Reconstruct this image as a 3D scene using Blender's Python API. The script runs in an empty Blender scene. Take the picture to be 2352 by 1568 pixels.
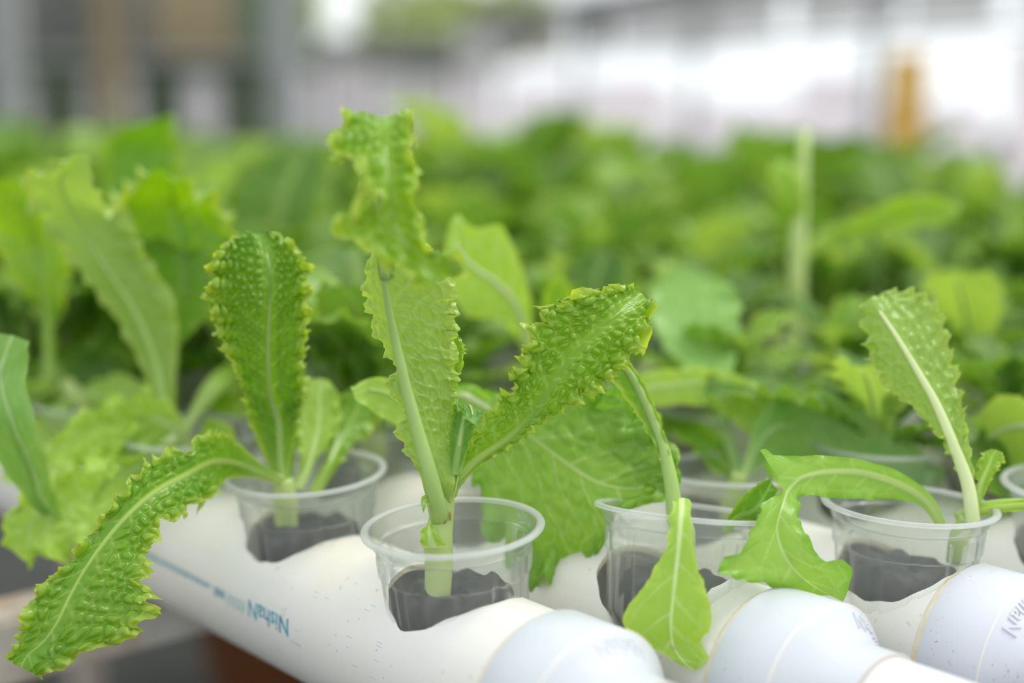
import bpy, bmesh, math, random
import numpy as np
from mathutils import Vector, Matrix

S = bpy.context.scene
COL = S.collection
RAD = math.radians

# ------------------------------------------------------------------ camera, world, sun, exposure
CAM_Z = 1.10
PITCH = RAD(10.0)
cam_data = bpy.data.cameras.new('camera')
cam = bpy.data.objects.new('camera', cam_data)
COL.objects.link(cam)
cam.location = (0, 0, CAM_Z)
cam.rotation_euler = (RAD(90) - PITCH, 0, 0)
cam_data.lens = 50
cam_data.sensor_width = 36
cam_data.clip_start = 0.02
cam_data.clip_end = 200
cam_data.dof.use_dof = True
cam_data.dof.focus_distance = 0.624
cam_data.dof.aperture_fstop = 2.2
S.camera = cam

world = bpy.data.worlds.new('overcast_sky')
S.world = world
world.use_nodes = True
bg = world.node_tree.nodes['Background']
bg.inputs['Color'].default_value = (0.93, 0.98, 1.0, 1)
bg.inputs['Strength'].default_value = 1.2
sun_data = bpy.data.lights.new('hazy_sun', 'SUN')
sun_data.energy = 2.0
sun_data.angle = RAD(28)
sun_data.color = (1.0, 0.97, 0.92)
sun = bpy.data.objects.new('hazy_sun', sun_data)
COL.objects.link(sun)
sun.rotation_euler = (RAD(-6), RAD(30), 0)
S.view_settings.view_transform = 'Standard'
S.view_settings.look = 'None'
S.view_settings.gamma = 1.0
S.view_settings.exposure = 0.14
S.view_settings.use_curve_mapping = False
S.cycles.transparent_max_bounces = 24
S.cycles.max_bounces = 12

# ------------------------------------------------------------------ geometry of the place
F_PX = 2352 * 50 / 36
XR = np.array([1.0, 0, 0])
XF = np.array([0, math.cos(PITCH), -math.sin(PITCH)])
XU = np.array([0, math.sin(PITCH), math.cos(PITCH)])
CAM = np.array([0, 0, CAM_Z])


def at(x, y, dist):
    """the place seen at x, y in the photograph, dist metres in front of the camera"""
    return CAM + dist * ((x - 1176) / F_PX * XR - (y - 784) / F_PX * XU + XF)


TH = RAD(41.5)
AX = np.array([-math.sin(TH), math.cos(TH), 0])      # along the pipes, away from the viewer
NX = np.array([AX[1], -AX[0], 0])                    # across the pipes, towards the right
ZZ = np.array([0, 0, 1.0])
PIPE_N0, PIPE_GAP = 0.3756, 0.0905
PIPE_Z = CAM_Z - 0.25
PIPE_R = 0.038
RIM_Z = CAM_Z - 0.1865
CUP_STEP = 0.1155


def pipe_at(i, d, z=0.0):
    return NX * (PIPE_N0 + PIPE_GAP * i) + AX * d + ZZ * z


# ------------------------------------------------------------------ object helpers
def link(o, parent=None):
    COL.objects.link(o)
    if parent is not None:
        o.parent = parent
    return o


def tag(o, label=None, cat=None, group=None, kind=None):
    if label: o['label'] = label
    if cat: o['category'] = cat
    if group: o['group'] = group
    if kind: o['kind'] = kind
    return o


def empty(name, loc=(0, 0, 0), rot=(0, 0, 0)):
    o = bpy.data.objects.new(name, None)
    o.empty_display_size = 0.02
    o.location = loc
    o.rotation_euler = rot
    return link(o)


def mesh_from(name, verts, faces, mat=None, smooth=True):
    me = bpy.data.meshes.new(name)
    me.from_pydata([tuple(v) for v in verts], [], faces)
    if smooth:
        me.shade_smooth()
    if mat is not None:
        me.materials.append(mat)
    me.update()
    return me


def grid_faces(nv, nu, wrap=False):
    f = []
    for j in range(nv - 1):
        for i in range(nu - (0 if wrap else 1)):
            a = j * nu + i
            b = j * nu + (i + 1) % nu
            f.append((a, b, b + nu, a + nu))
    return f


def lathe(profile, seg=64, axis='Z', close=False):
    """profile of (radius, height); returns verts, faces"""
    a = np.linspace(0, 2 * math.pi, seg, endpoint=False)
    v = []
    for r, h in profile:
        for t in a:
            v.append((r * math.cos(t), r * math.sin(t), h))
    f = grid_faces(len(profile), seg, True)
    if close:
        n = len(profile) - 1
        for i in range(seg):
            f.append((n * seg + i, n * seg + (i + 1) % seg, (i + 1) % seg, i))
    return v, f


def box(bm, x0, x1, y0, y1, z0, z1, mat=None):
    vs = [bm.verts.new(p) for p in
          [(x0, y0, z0), (x1, y0, z0), (x1, y1, z0), (x0, y1, z0), (x0, y0, z1), (x1, y0, z1), (x1, y1, z1), (x0, y1, z1)]]
    for q in [(0, 3, 2, 1), (4, 5, 6, 7), (0, 1, 5, 4), (1, 2, 6, 5), (2, 3, 7, 6), (3, 0, 4, 7)]:
        bm.faces.new([vs[k] for k in q])


def bm_mesh(name, bm, mat=None, smooth=False):
    me = bpy.data.meshes.new(name)
    bm.to_mesh(me)
    bm.free()
    if smooth: me.shade_smooth()
    if mat is not None: me.materials.append(mat)
    return me


# ------------------------------------------------------------------ materials
def new_mat(name):
    m = bpy.data.materials.new(name)
    m.use_nodes = True
    m.node_tree.nodes.clear()
    return m, m.node_tree.nodes, m.node_tree.links


def plain(name, col, rough=0.5, spec=0.5, noise=None, bump=0.0, scale=40.0):
    m, n, l = new_mat(name)
    o = n.new('ShaderNodeOutputMaterial')
    b = n.new('ShaderNodeBsdfPrincipled')
    b.inputs['Roughness'].default_value = rough
    b.inputs['Specular IOR Level'].default_value = spec
    b.inputs['Base Color'].default_value = (*col, 1)
    l.new(b.outputs[0], o.inputs[0])
    if noise is not None or bump:
        tc = n.new('ShaderNodeTexCoord')
        nz = n.new('ShaderNodeTexNoise')
        nz.inputs['Scale'].default_value = scale
        nz.inputs['Detail'].default_value = 6
        l.new(tc.outputs['Object'], nz.inputs['Vector'])
        if noise is not None:
            r = n.new('ShaderNodeValToRGB')
            r.color_ramp.elements[0].position = 0.35
            r.color_ramp.elements[1].position = 0.65
            r.color_ramp.elements[0].color = (*col, 1)
            r.color_ramp.elements[1].color = (*noise, 1)
            l.new(nz.outputs['Fac'], r.inputs['Fac'])
            l.new(r.outputs[0], b.inputs['Base Color'])
        if bump:
            bp = n.new('ShaderNodeBump')
            bp.inputs['Strength'].default_value = bump
            bp.inputs['Distance'].default_value = 0.002
            l.new(nz.outputs['Fac'], bp.inputs['Height'])
            l.new(bp.outputs[0], b.inputs['Normal'])
    return m


def pvc_mat(name, base, warm, dirt_amount=0.5, speck=260.0):
    """white plastic with a faint yellowing, brown specks and pale stains"""
    m, n, l = new_mat(name)
    o = n.new('ShaderNodeOutputMaterial')
    b = n.new('ShaderNodeBsdfPrincipled')
    b.inputs['Roughness'].default_value = 0.36
    b.inputs['Specular IOR Level'].default_value = 0.45
    tc = n.new('ShaderNodeTexCoord')
    nz = n.new('ShaderNodeTexNoise'); nz.inputs['Scale'].default_value = 14; nz.inputs['Detail'].default_value = 5
    l.new(tc.outputs['Object'], nz.inputs['Vector'])
    r = n.new('ShaderNodeValToRGB')
    r.color_ramp.elements[0].position = 0.38; r.color_ramp.elements[1].position = 0.72
    r.color_ramp.elements[0].color = (*base, 1); r.color_ramp.elements[1].color = (*warm, 1)
    l.new(nz.outputs['Fac'], r.inputs['Fac'])
    n2 = n.new('ShaderNodeTexNoise'); n2.inputs['Scale'].default_value = speck; n2.inputs['Detail'].default_value = 2
    l.new(tc.outputs['Object'], n2.inputs['Vector'])
    n3 = n.new('ShaderNodeTexNoise'); n3.inputs['Scale'].default_value = 22; n3.inputs['Detail'].default_value = 2
    l.new(tc.outputs['Object'], n3.inputs['Vector'])
    r2 = n.new('ShaderNodeValToRGB'); r2.color_ramp.elements[0].position = 0.66; r2.color_ramp.elements[1].position = 0.72
    l.new(n2.outputs['Fac'], r2.inputs['Fac'])
    r3 = n.new('ShaderNodeValToRGB'); r3.color_ramp.elements[0].position = 0.5; r3.color_ramp.elements[1].position = 0.62
    l.new(n3.outputs['Fac'], r3.inputs['Fac'])
    mu = n.new('ShaderNodeMath'); mu.operation = 'MULTIPLY'
    l.new(r2.outputs[0], mu.inputs[0]); l.new(r3.outputs[0], mu.inputs[1])
    mu2 = n.new('ShaderNodeMath'); mu2.operation = 'MULTIPLY'; mu2.inputs[1].default_value = dirt_amount
    l.new(mu.outputs[0], mu2.inputs[0])
    mx = n.new('ShaderNodeMix'); mx.data_type = 'RGBA'
    l.new(mu2.outputs[0], mx.inputs['Factor'])
    l.new(r.outputs[0], mx.inputs['A'])
    mx.inputs['B'].default_value = (0.30, 0.22, 0.13, 1)
    l.new(mx.outputs['Result'], b.inputs['Base Color'])
    l.new(b.outputs[0], o.inputs[0])
    return m


def leaf_mat(name, dark, light, edge, vein, back, trans=0.42, rough=0.36):
    m, n, l = new_mat(name)
    o = n.new('ShaderNodeOutputMaterial')
    at_ = n.new('ShaderNodeAttribute'); at_.attribute_name = 'leaf'
    sep = n.new('ShaderNodeSeparateColor')
    l.new(at_.outputs['Color'], sep.inputs[0])
    tc = n.new('ShaderNodeTexCoord')
    nz = n.new('ShaderNodeTexNoise'); nz.inputs['Scale'].default_value = 45; nz.inputs['Detail'].default_value = 4
    l.new(tc.outputs['Object'], nz.inputs['Vector'])
    oi = n.new('ShaderNodeObjectInfo')

    def mix(fac, a, b):
        x = n.new('ShaderNodeMix'); x.data_type = 'RGBA'
        for s, v in (('Factor', fac), ('A', a), ('B', b)):
            if isinstance(v, tuple): x.inputs[s].default_value = (*v, 1)
            elif isinstance(v, float): x.inputs[s].default_value = v
            else: l.new(v, x.inputs[s])
        return x.outputs['Result']

    def math_(op, a, b):
        x = n.new('ShaderNodeMath'); x.operation = op; x.use_clamp = True
        for k, v in enumerate((a, b)):
            if isinstance(v, float): x.inputs[k].default_value = v
            else: l.new(v, x.inputs[k])
        return x.outputs[0]
    tone = math_('ADD', math_('MULTIPLY', nz.outputs['Fac'], 0.55), math_('MULTIPLY', oi.outputs['Random'], 0.40))
    c = mix(math_('SUBTRACT', tone, 0.10), dark, light)
    c = mix(math_('MULTIPLY', sep.outputs['Green'], 0.9), c, edge)
    c = mix(math_('MULTIPLY', sep.outputs['Red'], 0.75), c, vein)
    gm = n.new('ShaderNodeNewGeometry')
    c2 = mix(math_('MULTIPLY', gm.outputs['Backfacing'], 0.55), c, back)
    bp = n.new('ShaderNodeBump'); bp.inputs['Strength'].default_value = 0.25; bp.inputs['Distance'].default_value = 0.0006
    nf = n.new('ShaderNodeTexNoise'); nf.inputs['Scale'].default_value = 700; nf.inputs['Detail'].default_value = 3
    l.new(tc.outputs['Object'], nf.inputs['Vector'])
    l.new(nf.outputs['Fac'], bp.inputs['Height'])
    b = n.new('ShaderNodeBsdfPrincipled')
    b.inputs['Roughness'].default_value = rough
    b.inputs['Specular IOR Level'].default_value = 0.5
    l.new(c2, b.inputs['Base Color'])
    l.new(bp.outputs[0], b.inputs['Normal'])
    t = n.new('ShaderNodeBsdfTranslucent')
    hs = n.new('ShaderNodeHueSaturation')
    hs.inputs['Hue'].default_value = 0.485; hs.inputs['Saturation'].default_value = 1.1; hs.inputs['Value'].default_value = 1.35
    l.new(c2, hs.inputs['Color'])
    l.new(hs.outputs[0], t.inputs['Color'])
    ms = n.new('ShaderNodeMixShader'); ms.inputs[0].default_value = trans
    l.new(b.outputs[0], ms.inputs[1]); l.new(t.outputs[0], ms.inputs[2])
    l.new(ms.outputs[0], o.inputs[0])
    return m


M_LEAF = leaf_mat('lettuce_leaf', (0.125, 0.32, 0.018), (0.33, 0.54, 0.035), (0.52, 0.64, 0.09), (0.54, 0.66, 0.20), (0.36, 0.50, 0.13), rough=0.22)
M_LEAF_PALE = leaf_mat('pale_lettuce_leaf', (0.33, 0.55, 0.065), (0.43, 0.61, 0.11), (0.44, 0.62, 0.09), (0.78, 0.86, 0.50), (0.40, 0.62, 0.13), rough=0.42)
M_LEAF_MID = leaf_mat('mid_green_lettuce_leaf', (0.19, 0.41, 0.045), (0.34, 0.54, 0.085), (0.17, 0.40, 0.03), (0.60, 0.70, 0.30), (0.30, 0.50, 0.12), rough=0.32)
M_LEAF_BLUE = leaf_mat('bluish_lettuce_leaf', (0.17, 0.38, 0.06), (0.30, 0.51, 0.12), (0.28, 0.49, 0.10), (0.50, 0.66, 0.30), (0.25, 0.45, 0.14), trans=0.3, rough=0.4)
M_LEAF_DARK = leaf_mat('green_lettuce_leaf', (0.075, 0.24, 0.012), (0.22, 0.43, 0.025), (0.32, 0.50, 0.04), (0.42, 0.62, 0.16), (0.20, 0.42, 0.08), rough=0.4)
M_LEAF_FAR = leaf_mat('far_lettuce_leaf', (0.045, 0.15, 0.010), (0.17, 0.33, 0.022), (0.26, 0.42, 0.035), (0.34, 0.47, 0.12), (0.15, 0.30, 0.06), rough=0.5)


def rib_mat(name, col, trans=0.3):
    m, n, l = new_mat(name)
    o = n.new('ShaderNodeOutputMaterial')
    b = n.new('ShaderNodeBsdfPrincipled')
    b.inputs['Roughness'].default_value = 0.35
    b.inputs['Base Color'].default_value = (*col, 1)
    tc = n.new('ShaderNodeTexCoord')
    nz = n.new('ShaderNodeTexNoise'); nz.inputs['Scale'].default_value = 60; nz.inputs['Detail'].default_value = 3
    l.new(tc.outputs['Object'], nz.inputs['Vector'])
    mx = n.new('ShaderNodeMix'); mx.data_type = 'RGBA'
    mx.inputs['A'].default_value = (*col, 1)
    mx.inputs['B'].default_value = (min(1, col[0] * 1.25), min(1, col[1] * 1.12), min(1, col[2] * 1.5), 1)
    l.new(nz.outputs['Fac'], mx.inputs['Factor'])
    l.new(mx.outputs['Result'], b.inputs['Base Color'])
    t = n.new('ShaderNodeBsdfTranslucent'); t.inputs['Color'].default_value = (*col, 1)
    ms = n.new('ShaderNodeMixShader'); ms.inputs[0].default_value = trans
    l.new(b.outputs[0], ms.inputs[1]); l.new(t.outputs[0], ms.inputs[2])
    l.new(ms.outputs[0], o.inputs[0])
    return m


M_RIB = rib_mat('leaf_midrib', (0.42, 0.62, 0.16))
M_RIB_PALE = rib_mat('pale_leaf_midrib', (0.66, 0.78, 0.36))
M_RIB_FAR = rib_mat('far_leaf_midrib', (0.36, 0.54, 0.13))
M_STEM = rib_mat('lettuce_stem', (0.50, 0.65, 0.20))
M_SCAR = plain('brown_leaf_scar', (0.34, 0.18, 0.05), 0.7)

M_PVC = pvc_mat('white_pipe_plastic', (0.715, 0.70, 0.69), (0.715, 0.675, 0.605), 0.30)
M_COUP = pvc_mat('cool_white_fitting_plastic', (0.565, 0.59, 0.635), (0.555, 0.58, 0.625), 0.5, 420)
M_COUP_B = pvc_mat('lilac_white_fitting_plastic', (0.60, 0.61, 0.68), (0.59, 0.60, 0.66), 0.9, 420)
M_CUT = plain('cut_plastic_edge', (0.72, 0.60, 0.42), 0.7, noise=(0.82, 0.74, 0.60), bump=0.5, scale=300)
M_GLUE = plain('yellowed_glue', (0.74, 0.64, 0.46), 0.6, noise=(0.80, 0.74, 0.62), scale=160)
M_INK = plain('blue_print_ink', (0.012, 0.24, 0.36), 0.5, noise=(0.05, 0.36, 0.48), scale=180)
M_INK_FAINT = plain('faint_blue_print_ink', (0.30, 0.50, 0.56), 0.5, noise=(0.48, 0.60, 0.62), scale=220)
M_DARK = plain('dark_growing_sponge', (0.016, 0.016, 0.018), 0.85, noise=(0.05, 0.048, 0.05), bump=1.0, scale=160)


def cup_mat(name, haze):
    m, n, l = new_mat(name)
    o = n.new('ShaderNodeOutputMaterial')
    tr = n.new('ShaderNodeBsdfTransparent'); tr.inputs['Color'].default_value = (0.985, 0.99, 0.985, 1)
    rf = n.new('ShaderNodeBsdfRefraction'); rf.inputs['IOR'].default_value = 1.0; rf.inputs['Roughness'].default_value = 0.28
    rf.inputs['Color'].default_value = (0.985, 0.99, 0.985, 1)
    m1 = n.new('ShaderNodeMixShader'); m1.inputs[0].default_value = 0.30
    l.new(tr.outputs[0], m1.inputs[1]); l.new(rf.outputs[0], m1.inputs[2])
    df = n.new('ShaderNodeBsdfDiffuse'); df.inputs['Color'].default_value = (0.86, 0.88, 0.87, 1)
    tl = n.new('ShaderNodeBsdfTranslucent'); tl.inputs['Color'].default_value = (0.86, 0.88, 0.87, 1)
    m2 = n.new('ShaderNodeMixShader'); m2.inputs[0].default_value = 0.5
    l.new(df.outputs[0], m2.inputs[1]); l.new(tl.outputs[0], m2.inputs[2])
    m3 = n.new('ShaderNodeMixShader'); m3.inputs[0].default_value = haze
    l.new(m1.outputs[0], m3.inputs[1]); l.new(m2.outputs[0], m3.inputs[2])
    gl = n.new('ShaderNodeBsdfGlossy'); gl.inputs['Roughness'].default_value = 0.12
    lw = n.new('ShaderNodeLayerWeight'); lw.inputs['Blend'].default_value = 0.22
    fr = n.new('ShaderNodeMath'); fr.operation = 'MULTIPLY'; fr.inputs[1].default_value = 0.32
    l.new(lw.outputs['Fresnel'], fr.inputs[0])
    m4 = n.new('ShaderNodeMixShader')
    l.new(fr.outputs[0], m4.inputs[0]); l.new(m3.outputs[0], m4.inputs[1]); l.new(gl.outputs[0], m4.inputs[2])
    l.new(m4.outputs[0], o.inputs[0])
    return m


M_CUP = cup_mat('clear_cup_plastic', 0.075)
M_RIM = cup_mat('milky_cup_rim_plastic', 0.42)


# ------------------------------------------------------------------ leaf builder
def hash2(ix, iy, seed):
    h = (ix.astype(np.int64) * 374761393 + iy.astype(np.int64) * 668265263 + seed * 1442695041) & 0x7fffffff
    h = ((h ^ (h >> 13)) * 1274126177) & 0x7fffffff
    return ((h ^ (h >> 16)) & 0xffff) / 65535.0


def voronoi(x, y, seed):
    ix, iy = np.floor(x), np.floor(y)
    f1 = np.full(x.shape, 9.0); f2 = np.full(x.shape, 9.0)
    for dx in (-1, 0, 1):
        for dy in (-1, 0, 1):
            cx, cy = ix + dx, iy + dy
            px = cx + 0.15 + 0.7 * hash2(cx, cy, seed); py = cy + 0.15 + 0.7 * hash2(cx, cy, seed + 77)
            d = np.hypot(px - x, py - y)
            f2 = np.where(d < f1, f1, np.minimum(f2, d)); f1 = np.minimum(f1, d)
    return f1, f2


def noise1(x, seed):
    i = np.floor(x); f = x - i
    f = f * f * (3 - 2 * f)
    z = np.zeros_like(i)
    return (hash2(i, z, seed) * (1 - f) + hash2(i + 1, z, seed) * f) * 2 - 1


def noise2(x, y, seed):
    ix, iy = np.floor(x), np.floor(y)
    fx, fy = x - ix, y - iy
    fx = fx * fx * (3 - 2 * fx); fy = fy * fy * (3 - 2 * fy)
    a = hash2(ix, iy, seed) * (1 - fx) + hash2(ix + 1, iy, seed) * fx
    b = hash2(ix, iy + 1, seed) * (1 - fx) + hash2(ix + 1, iy + 1, seed) * fx
    return (a * (1 - fy) + b * fy) * 2 - 1


def spline(pts, t, knots):
    """cubic Hermite (finite-difference tangents) through pts at knots"""
    pts = np.asarray(pts, float); k = np.asarray(knots)
    n = len(pts)
    m = np.zeros_like(pts)
    for i in range(n):
        a, b = max(i - 1, 0), min(i + 1, n - 1)
        m[i] = (pts[b] - pts[a]) / (k[b] - k[a])
    idx = np.clip(np.searchsorted(k, t, side='right') - 1, 0, n - 2)
    h = (k[idx + 1] - k[idx])
    u = ((t - k[idx]) / h)[:, None]
    h = h[:, None]
    return ((2 * u**3 - 3 * u**2 + 1) * pts[idx] + (u**3 - 2 * u**2 + u) * h * m[idx]
            + (-2 * u**3 + 3 * u**2) * pts[idx + 1] + (u**3 - u**2) * h * m[idx + 1])


def leaf_data(L, M, R, nv=90, nu=41, seed=1, cell=0.0042, bump=0.0011, ruffle=0.003, wave=0.011, teeth=0.10, tooth=0.004,
              cup=0.0, lumps=0.0015, rib_w=0.0016, lat=0.012, rough_from=0.12, lobes=0.0, lobe_len=0.02, ramp=(1.0, 1.0), lat_v=0.5, net_v=0.25, mid_fade=2.0):
    """a blade through stations of left edge, midrib and right edge; blisters, ruffled toothed margin, veins; returns verts, colours, midrib line"""
    L, M, R = (np.asarray(q, float) for q in (L, M, R))
    seg = np.linalg.norm(np.diff(M, axis=0), axis=1) + 1e-5
    k = np.concatenate([[0], np.cumsum(seg)])
    total = k[-1]
    t = np.linspace(0, total, nv)
    Lp, Mp, Rp = spline(L, t, k), spline(M, t, k), spline(R, t, k)
    u = np.linspace(-1, 1, nu)
    u = np.sign(u) * (0.55 * np.abs(u) + 0.45 * (1 - (1 - np.abs(u))**2))
    au = np.abs(u)[None, :, None]
    side = np.where(u[None, :, None] < 0, (Lp - Mp)[:, None, :], (Rp - Mp)[:, None, :])
    P = Mp[:, None, :] + side * au

    def normals(P):
        du = np.gradient(P, axis=1); dv = np.gradient(P, axis=0)
        N = np.cross(du, dv)
        return N / (np.linalg.norm(N, axis=2, keepdims=True) + 1e-12)
    wid = np.linalg.norm(side, axis=2)
    tw = np.where(u[None, :] < 0, -1, 1) * wid * np.abs(u)[None, :]          # metres across
    sv = np.repeat(t[:, None], nu, axis=1)                                   # metres along
    g = np.abs(u)[None, :]
    along = np.clip((sv / total - rough_from) / 0.18, 0, 1)
    N = normals(P)
    # gentle bow of each half and broad lumps
    P = P + N * (cup * wid * (g * (1 - g)) * 2)[..., None]
    P = P + N * (lumps * noise2(sv / 0.018 + 3, tw / 0.014 + 9, seed) * along * (0.25 + g))[..., None]
    # ruffled margin: the edge swings up and down along its length
    sL = np.concatenate([[0], np.cumsum(np.linalg.norm(np.diff(Lp, axis=0), axis=1))])
    sR = np.concatenate([[0], np.cumsum(np.linalg.norm(np.diff(Rp, axis=0), axis=1))])
    se = np.where(u[None, :] < 0, sL[:, None], sR[:, None] + 5.3)
    ph = se / wave * 2 * math.pi + 2.6 * noise1(se / (wave * 1.7), seed + 5)
    amp = ruffle * (0.65 + 0.5 * noise1(se / (wave * 2.3), seed + 8)) * along * (ramp[0] + (ramp[1] - ramp[0]) * sv / total)
    ed = np.clip((g - 0.45) / 0.55, 0, 1)**1.6
    P = P + N * (amp * np.sin(ph) * ed)[..., None]
    hi = np.clip((g - 0.62) / 0.38, 0, 1)**1.7
    P = P + N * (0.50 * amp * np.sin(ph * 2.31 + 1.0 + 1.5 * noise1(se / (wave * 0.8), seed + 91)) * hi)[..., None]
    P = P + N * (0.22 * amp * np.sin(ph * 5.3 + 2.0) * hi**2)[..., None]
    unit = side / (wid[..., None] + 1e-6)
    P = P + side * (np.minimum(0.13, 0.3 * amp / (wid + 0.004)) * np.cos(ph + 0.6) * ed)[..., None]
    # teeth in the outline, sharp and uneven
    def teeth_row(step, sd):
        q = se / step + 1.1 * noise1(se / (step * 2.7), sd)
        fl = np.floor(q)
        k = q - fl
        pk = 0.25 + 0.5 * hash2(fl, np.zeros_like(q), sd + 9)
        tri = np.where(k < pk, k / pk, (1 - k) / (1 - pk))
        return tri**1.7 * (0.15 + 0.95 * hash2(fl, np.zeros_like(q), sd + 3))
    saw = teeth_row(tooth, seed + 3) + 0.38 * teeth_row(tooth * 0.41, seed + 51)
    tm = np.minimum(teeth * 0.016, 0.35 * wid)
    P = P + unit * (tm * (saw - 0.30) * np.clip((g - 0.6) / 0.4, 0, 1)**2.2 * along)[..., None]
    if lobes:
        lb = np.abs(np.sin(math.pi * (se / lobe_len + 0.8 * noise1(se / (lobe_len * 2.2), seed + 41))))**0.7 * 1.5 - 0.95
        lb = lb * (0.45 + 0.75 * hash2(np.floor(se / (lobe_len * 1.6)), np.zeros_like(se), seed + 43) * 0.6 + 0.3)
        P = P + side * (lobes * lb * g**2.5 * along)[..., None]
    # blisters between the veins
    wq = 0.35 * noise2(sv / 0.009, tw / 0.009, seed + 13)
    f1, f2 = voronoi(sv / cell * 0.85 + wq, tw / cell + wq * 0.7 + 50, seed)
    gap = np.clip((f2 - f1) / 0.55, 0, 1)
    dome = gap * gap * (3 - 2 * gap)
    off_rib = np.clip((np.abs(tw) - rib_w) / (cell * 0.8), 0, 1)
    N = normals(P)
    mask = off_rib * along * np.clip((1.02 - g) / 0.15, 0.25, 1)
    size = 0.55 + 0.6 * (noise2(sv / 0.02, tw / 0.02, seed + 31) * 0.5 + 0.5)
    P = P + N * (bump * dome * mask * size)[..., None]
    # side veins
    q = sv - 0.95 * np.abs(tw) - 0.10 * np.abs(tw)**2 / 0.03 + 0.002 * noise2(sv / 0.01, tw / 0.01, seed + 2) + np.where(tw < 0, lat * 0.43, 0)
    dq = np.abs(((q / lat) % 1.0) - 0.5) * lat
    vlat = np.exp(-(dq / 0.0007)**2) * np.clip(1.1 - g * 1.1, 0, 1) * lat_v
    taper = np.clip(1.15 - sv / total, 0.12, 1)
    vmid = np.exp(-(tw / (rib_w * taper + 1e-5))**4) * np.clip((mid_fade - sv / total) / 0.2, 0, 1)
    vnet = np.clip(1 - (f2 - f1) / 0.13, 0, 1) * net_v * off_rib
    basal = np.clip(1 - sv / total / 0.16, 0, 1) * 0.75
    vein = np.clip(np.maximum.reduce([vlat, vmid, vnet, basal]), 0, 1)
    edge = np.clip((g - 0.62) / 0.38, 0, 1)**1.5 * np.clip(0.75 + 0.25 * saw, 0, 1)
    col = np.stack([vein, edge, dome, np.ones_like(vein)], axis=2)
    return P, col, Mp, N[:, nu // 2]


def leaf_mesh(name, mat, P, col):
    nv, nu = P.shape[:2]
    me = mesh_from(name, P.reshape(-1, 3), grid_faces(nv, nu), mat)
    a = me.color_attributes.new('leaf', 'FLOAT_COLOR', 'POINT')
    a.data.foreach_set('color', col.reshape(-1).astype(np.float32))
    return me


def tube_mesh(name, pts, radii, mat, seg=10, flat=None, cap=True):
    """a tapering tube along pts; flat = per-point normals along which it is squeezed"""
    pts = np.asarray(pts, float); n = len(pts)
    tan = np.gradient(pts, axis=0)
    tan /= np.linalg.norm(tan, axis=1, keepdims=True) + 1e-12
    v = []
    a = np.array([0, 0, 1.0]) if abs(tan[0][2]) < 0.9 else np.array([0, 1.0, 0])
    for i in range(n):
        if flat is not None:
            b = flat[i] - tan[i] * (flat[i] @ tan[i])
        else:
            b = a - tan[i] * (a @ tan[i])
        b /= np.linalg.norm(b) + 1e-12
        a = b
        c = np.cross(tan[i], b)
        sq = 0.62 if flat is not None else 1.0
        for s in range(seg):
            t = 2 * math.pi * s / seg
            v.append(pts[i] + radii[i] * (sq * math.cos(t) * b + math.sin(t) * c))
    f = grid_faces(n, seg, True)
    if cap:
        f.append(tuple(range(seg))[::-1])
        f.append(tuple(range((n - 1) * seg, n * seg)))
    return mesh_from(name, v, f, mat)


def px_stations(rows, flip=False):
    """rows of (left x,y[,d]), (mid x,y,d), (right x,y[,d]) as seen from the front"""
    A, B, C = [], [], []
    for l_, m_, r_ in rows:
        d = m_[2]
        A.append(at(l_[0], l_[1], l_[2] if len(l_) > 2 else d))
        B.append(at(*m_))
        C.append(at(r_[0], r_[1], r_[2] if len(r_) > 2 else d))
    return (C, B, A) if flip else (A, B, C)


def add_leaf(plant, rows, mat=None, rib=None, rib_r=(0.0016, 0.0003), flip=False, label=None, rib_off=0.9, **kw):
    """a leaf given by where its edges and midrib run; blade = part, midrib = sub-part"""
    base = np.array(plant.location)
    Lq, Mq, Rq = px_stations(rows, flip)
    P, col, mid, nrm = leaf_data(Lq, Mq, Rq, **kw)
    lf = bpy.data.objects.new('leaf', leaf_mesh('leaf', mat or M_LEAF, P - base, col))
    link(lf, plant)
    if label: lf['label'] = label
    n = len(mid)
    rr = np.linspace(0, 1, n)
    rad = rib_r[0] * (1 - rr)**1.1 + rib_r[1]
    rad[-1] *= 0.3
    cut = max(6, int(n * 0.93))
    pts = mid - nrm * (rad * rib_off)[:, None] - base
    step = max(1, cut // 34)
    pts, rad, nr = pts[:cut:step], rad[:cut:step], nrm[:cut:step]
    mr = bpy.data.objects.new('midrib', tube_mesh('midrib', pts, rad, rib or M_RIB, 10, nr))
    link(mr, lf)
    return lf


def add_stem(plant, pts, radii, mat=None, name='stem'):
    base = np.array(plant.location)
    pts = np.asarray(pts) - base
    n = 14
    k = np.arange(len(pts), dtype=float)
    t = np.linspace(0, len(pts) - 1, n)
    p = spline(pts, t, k); r = np.interp(t, k, radii)
    return link(bpy.data.objects.new(name, tube_mesh(name, p, r, mat or M_STEM, 14)), plant)


# ------------------------------------------------------------------ setting: ground, greenhouse side, end wall
def struct(name, me, loc=(0, 0, 0), rot=(0, 0, 0), parent=None):
    o = bpy.data.objects.new(name, me)
    o.location = loc; o.rotation_euler = rot
    link(o, parent)
    if parent is None: o['kind'] = 'structure'
    return o


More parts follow.
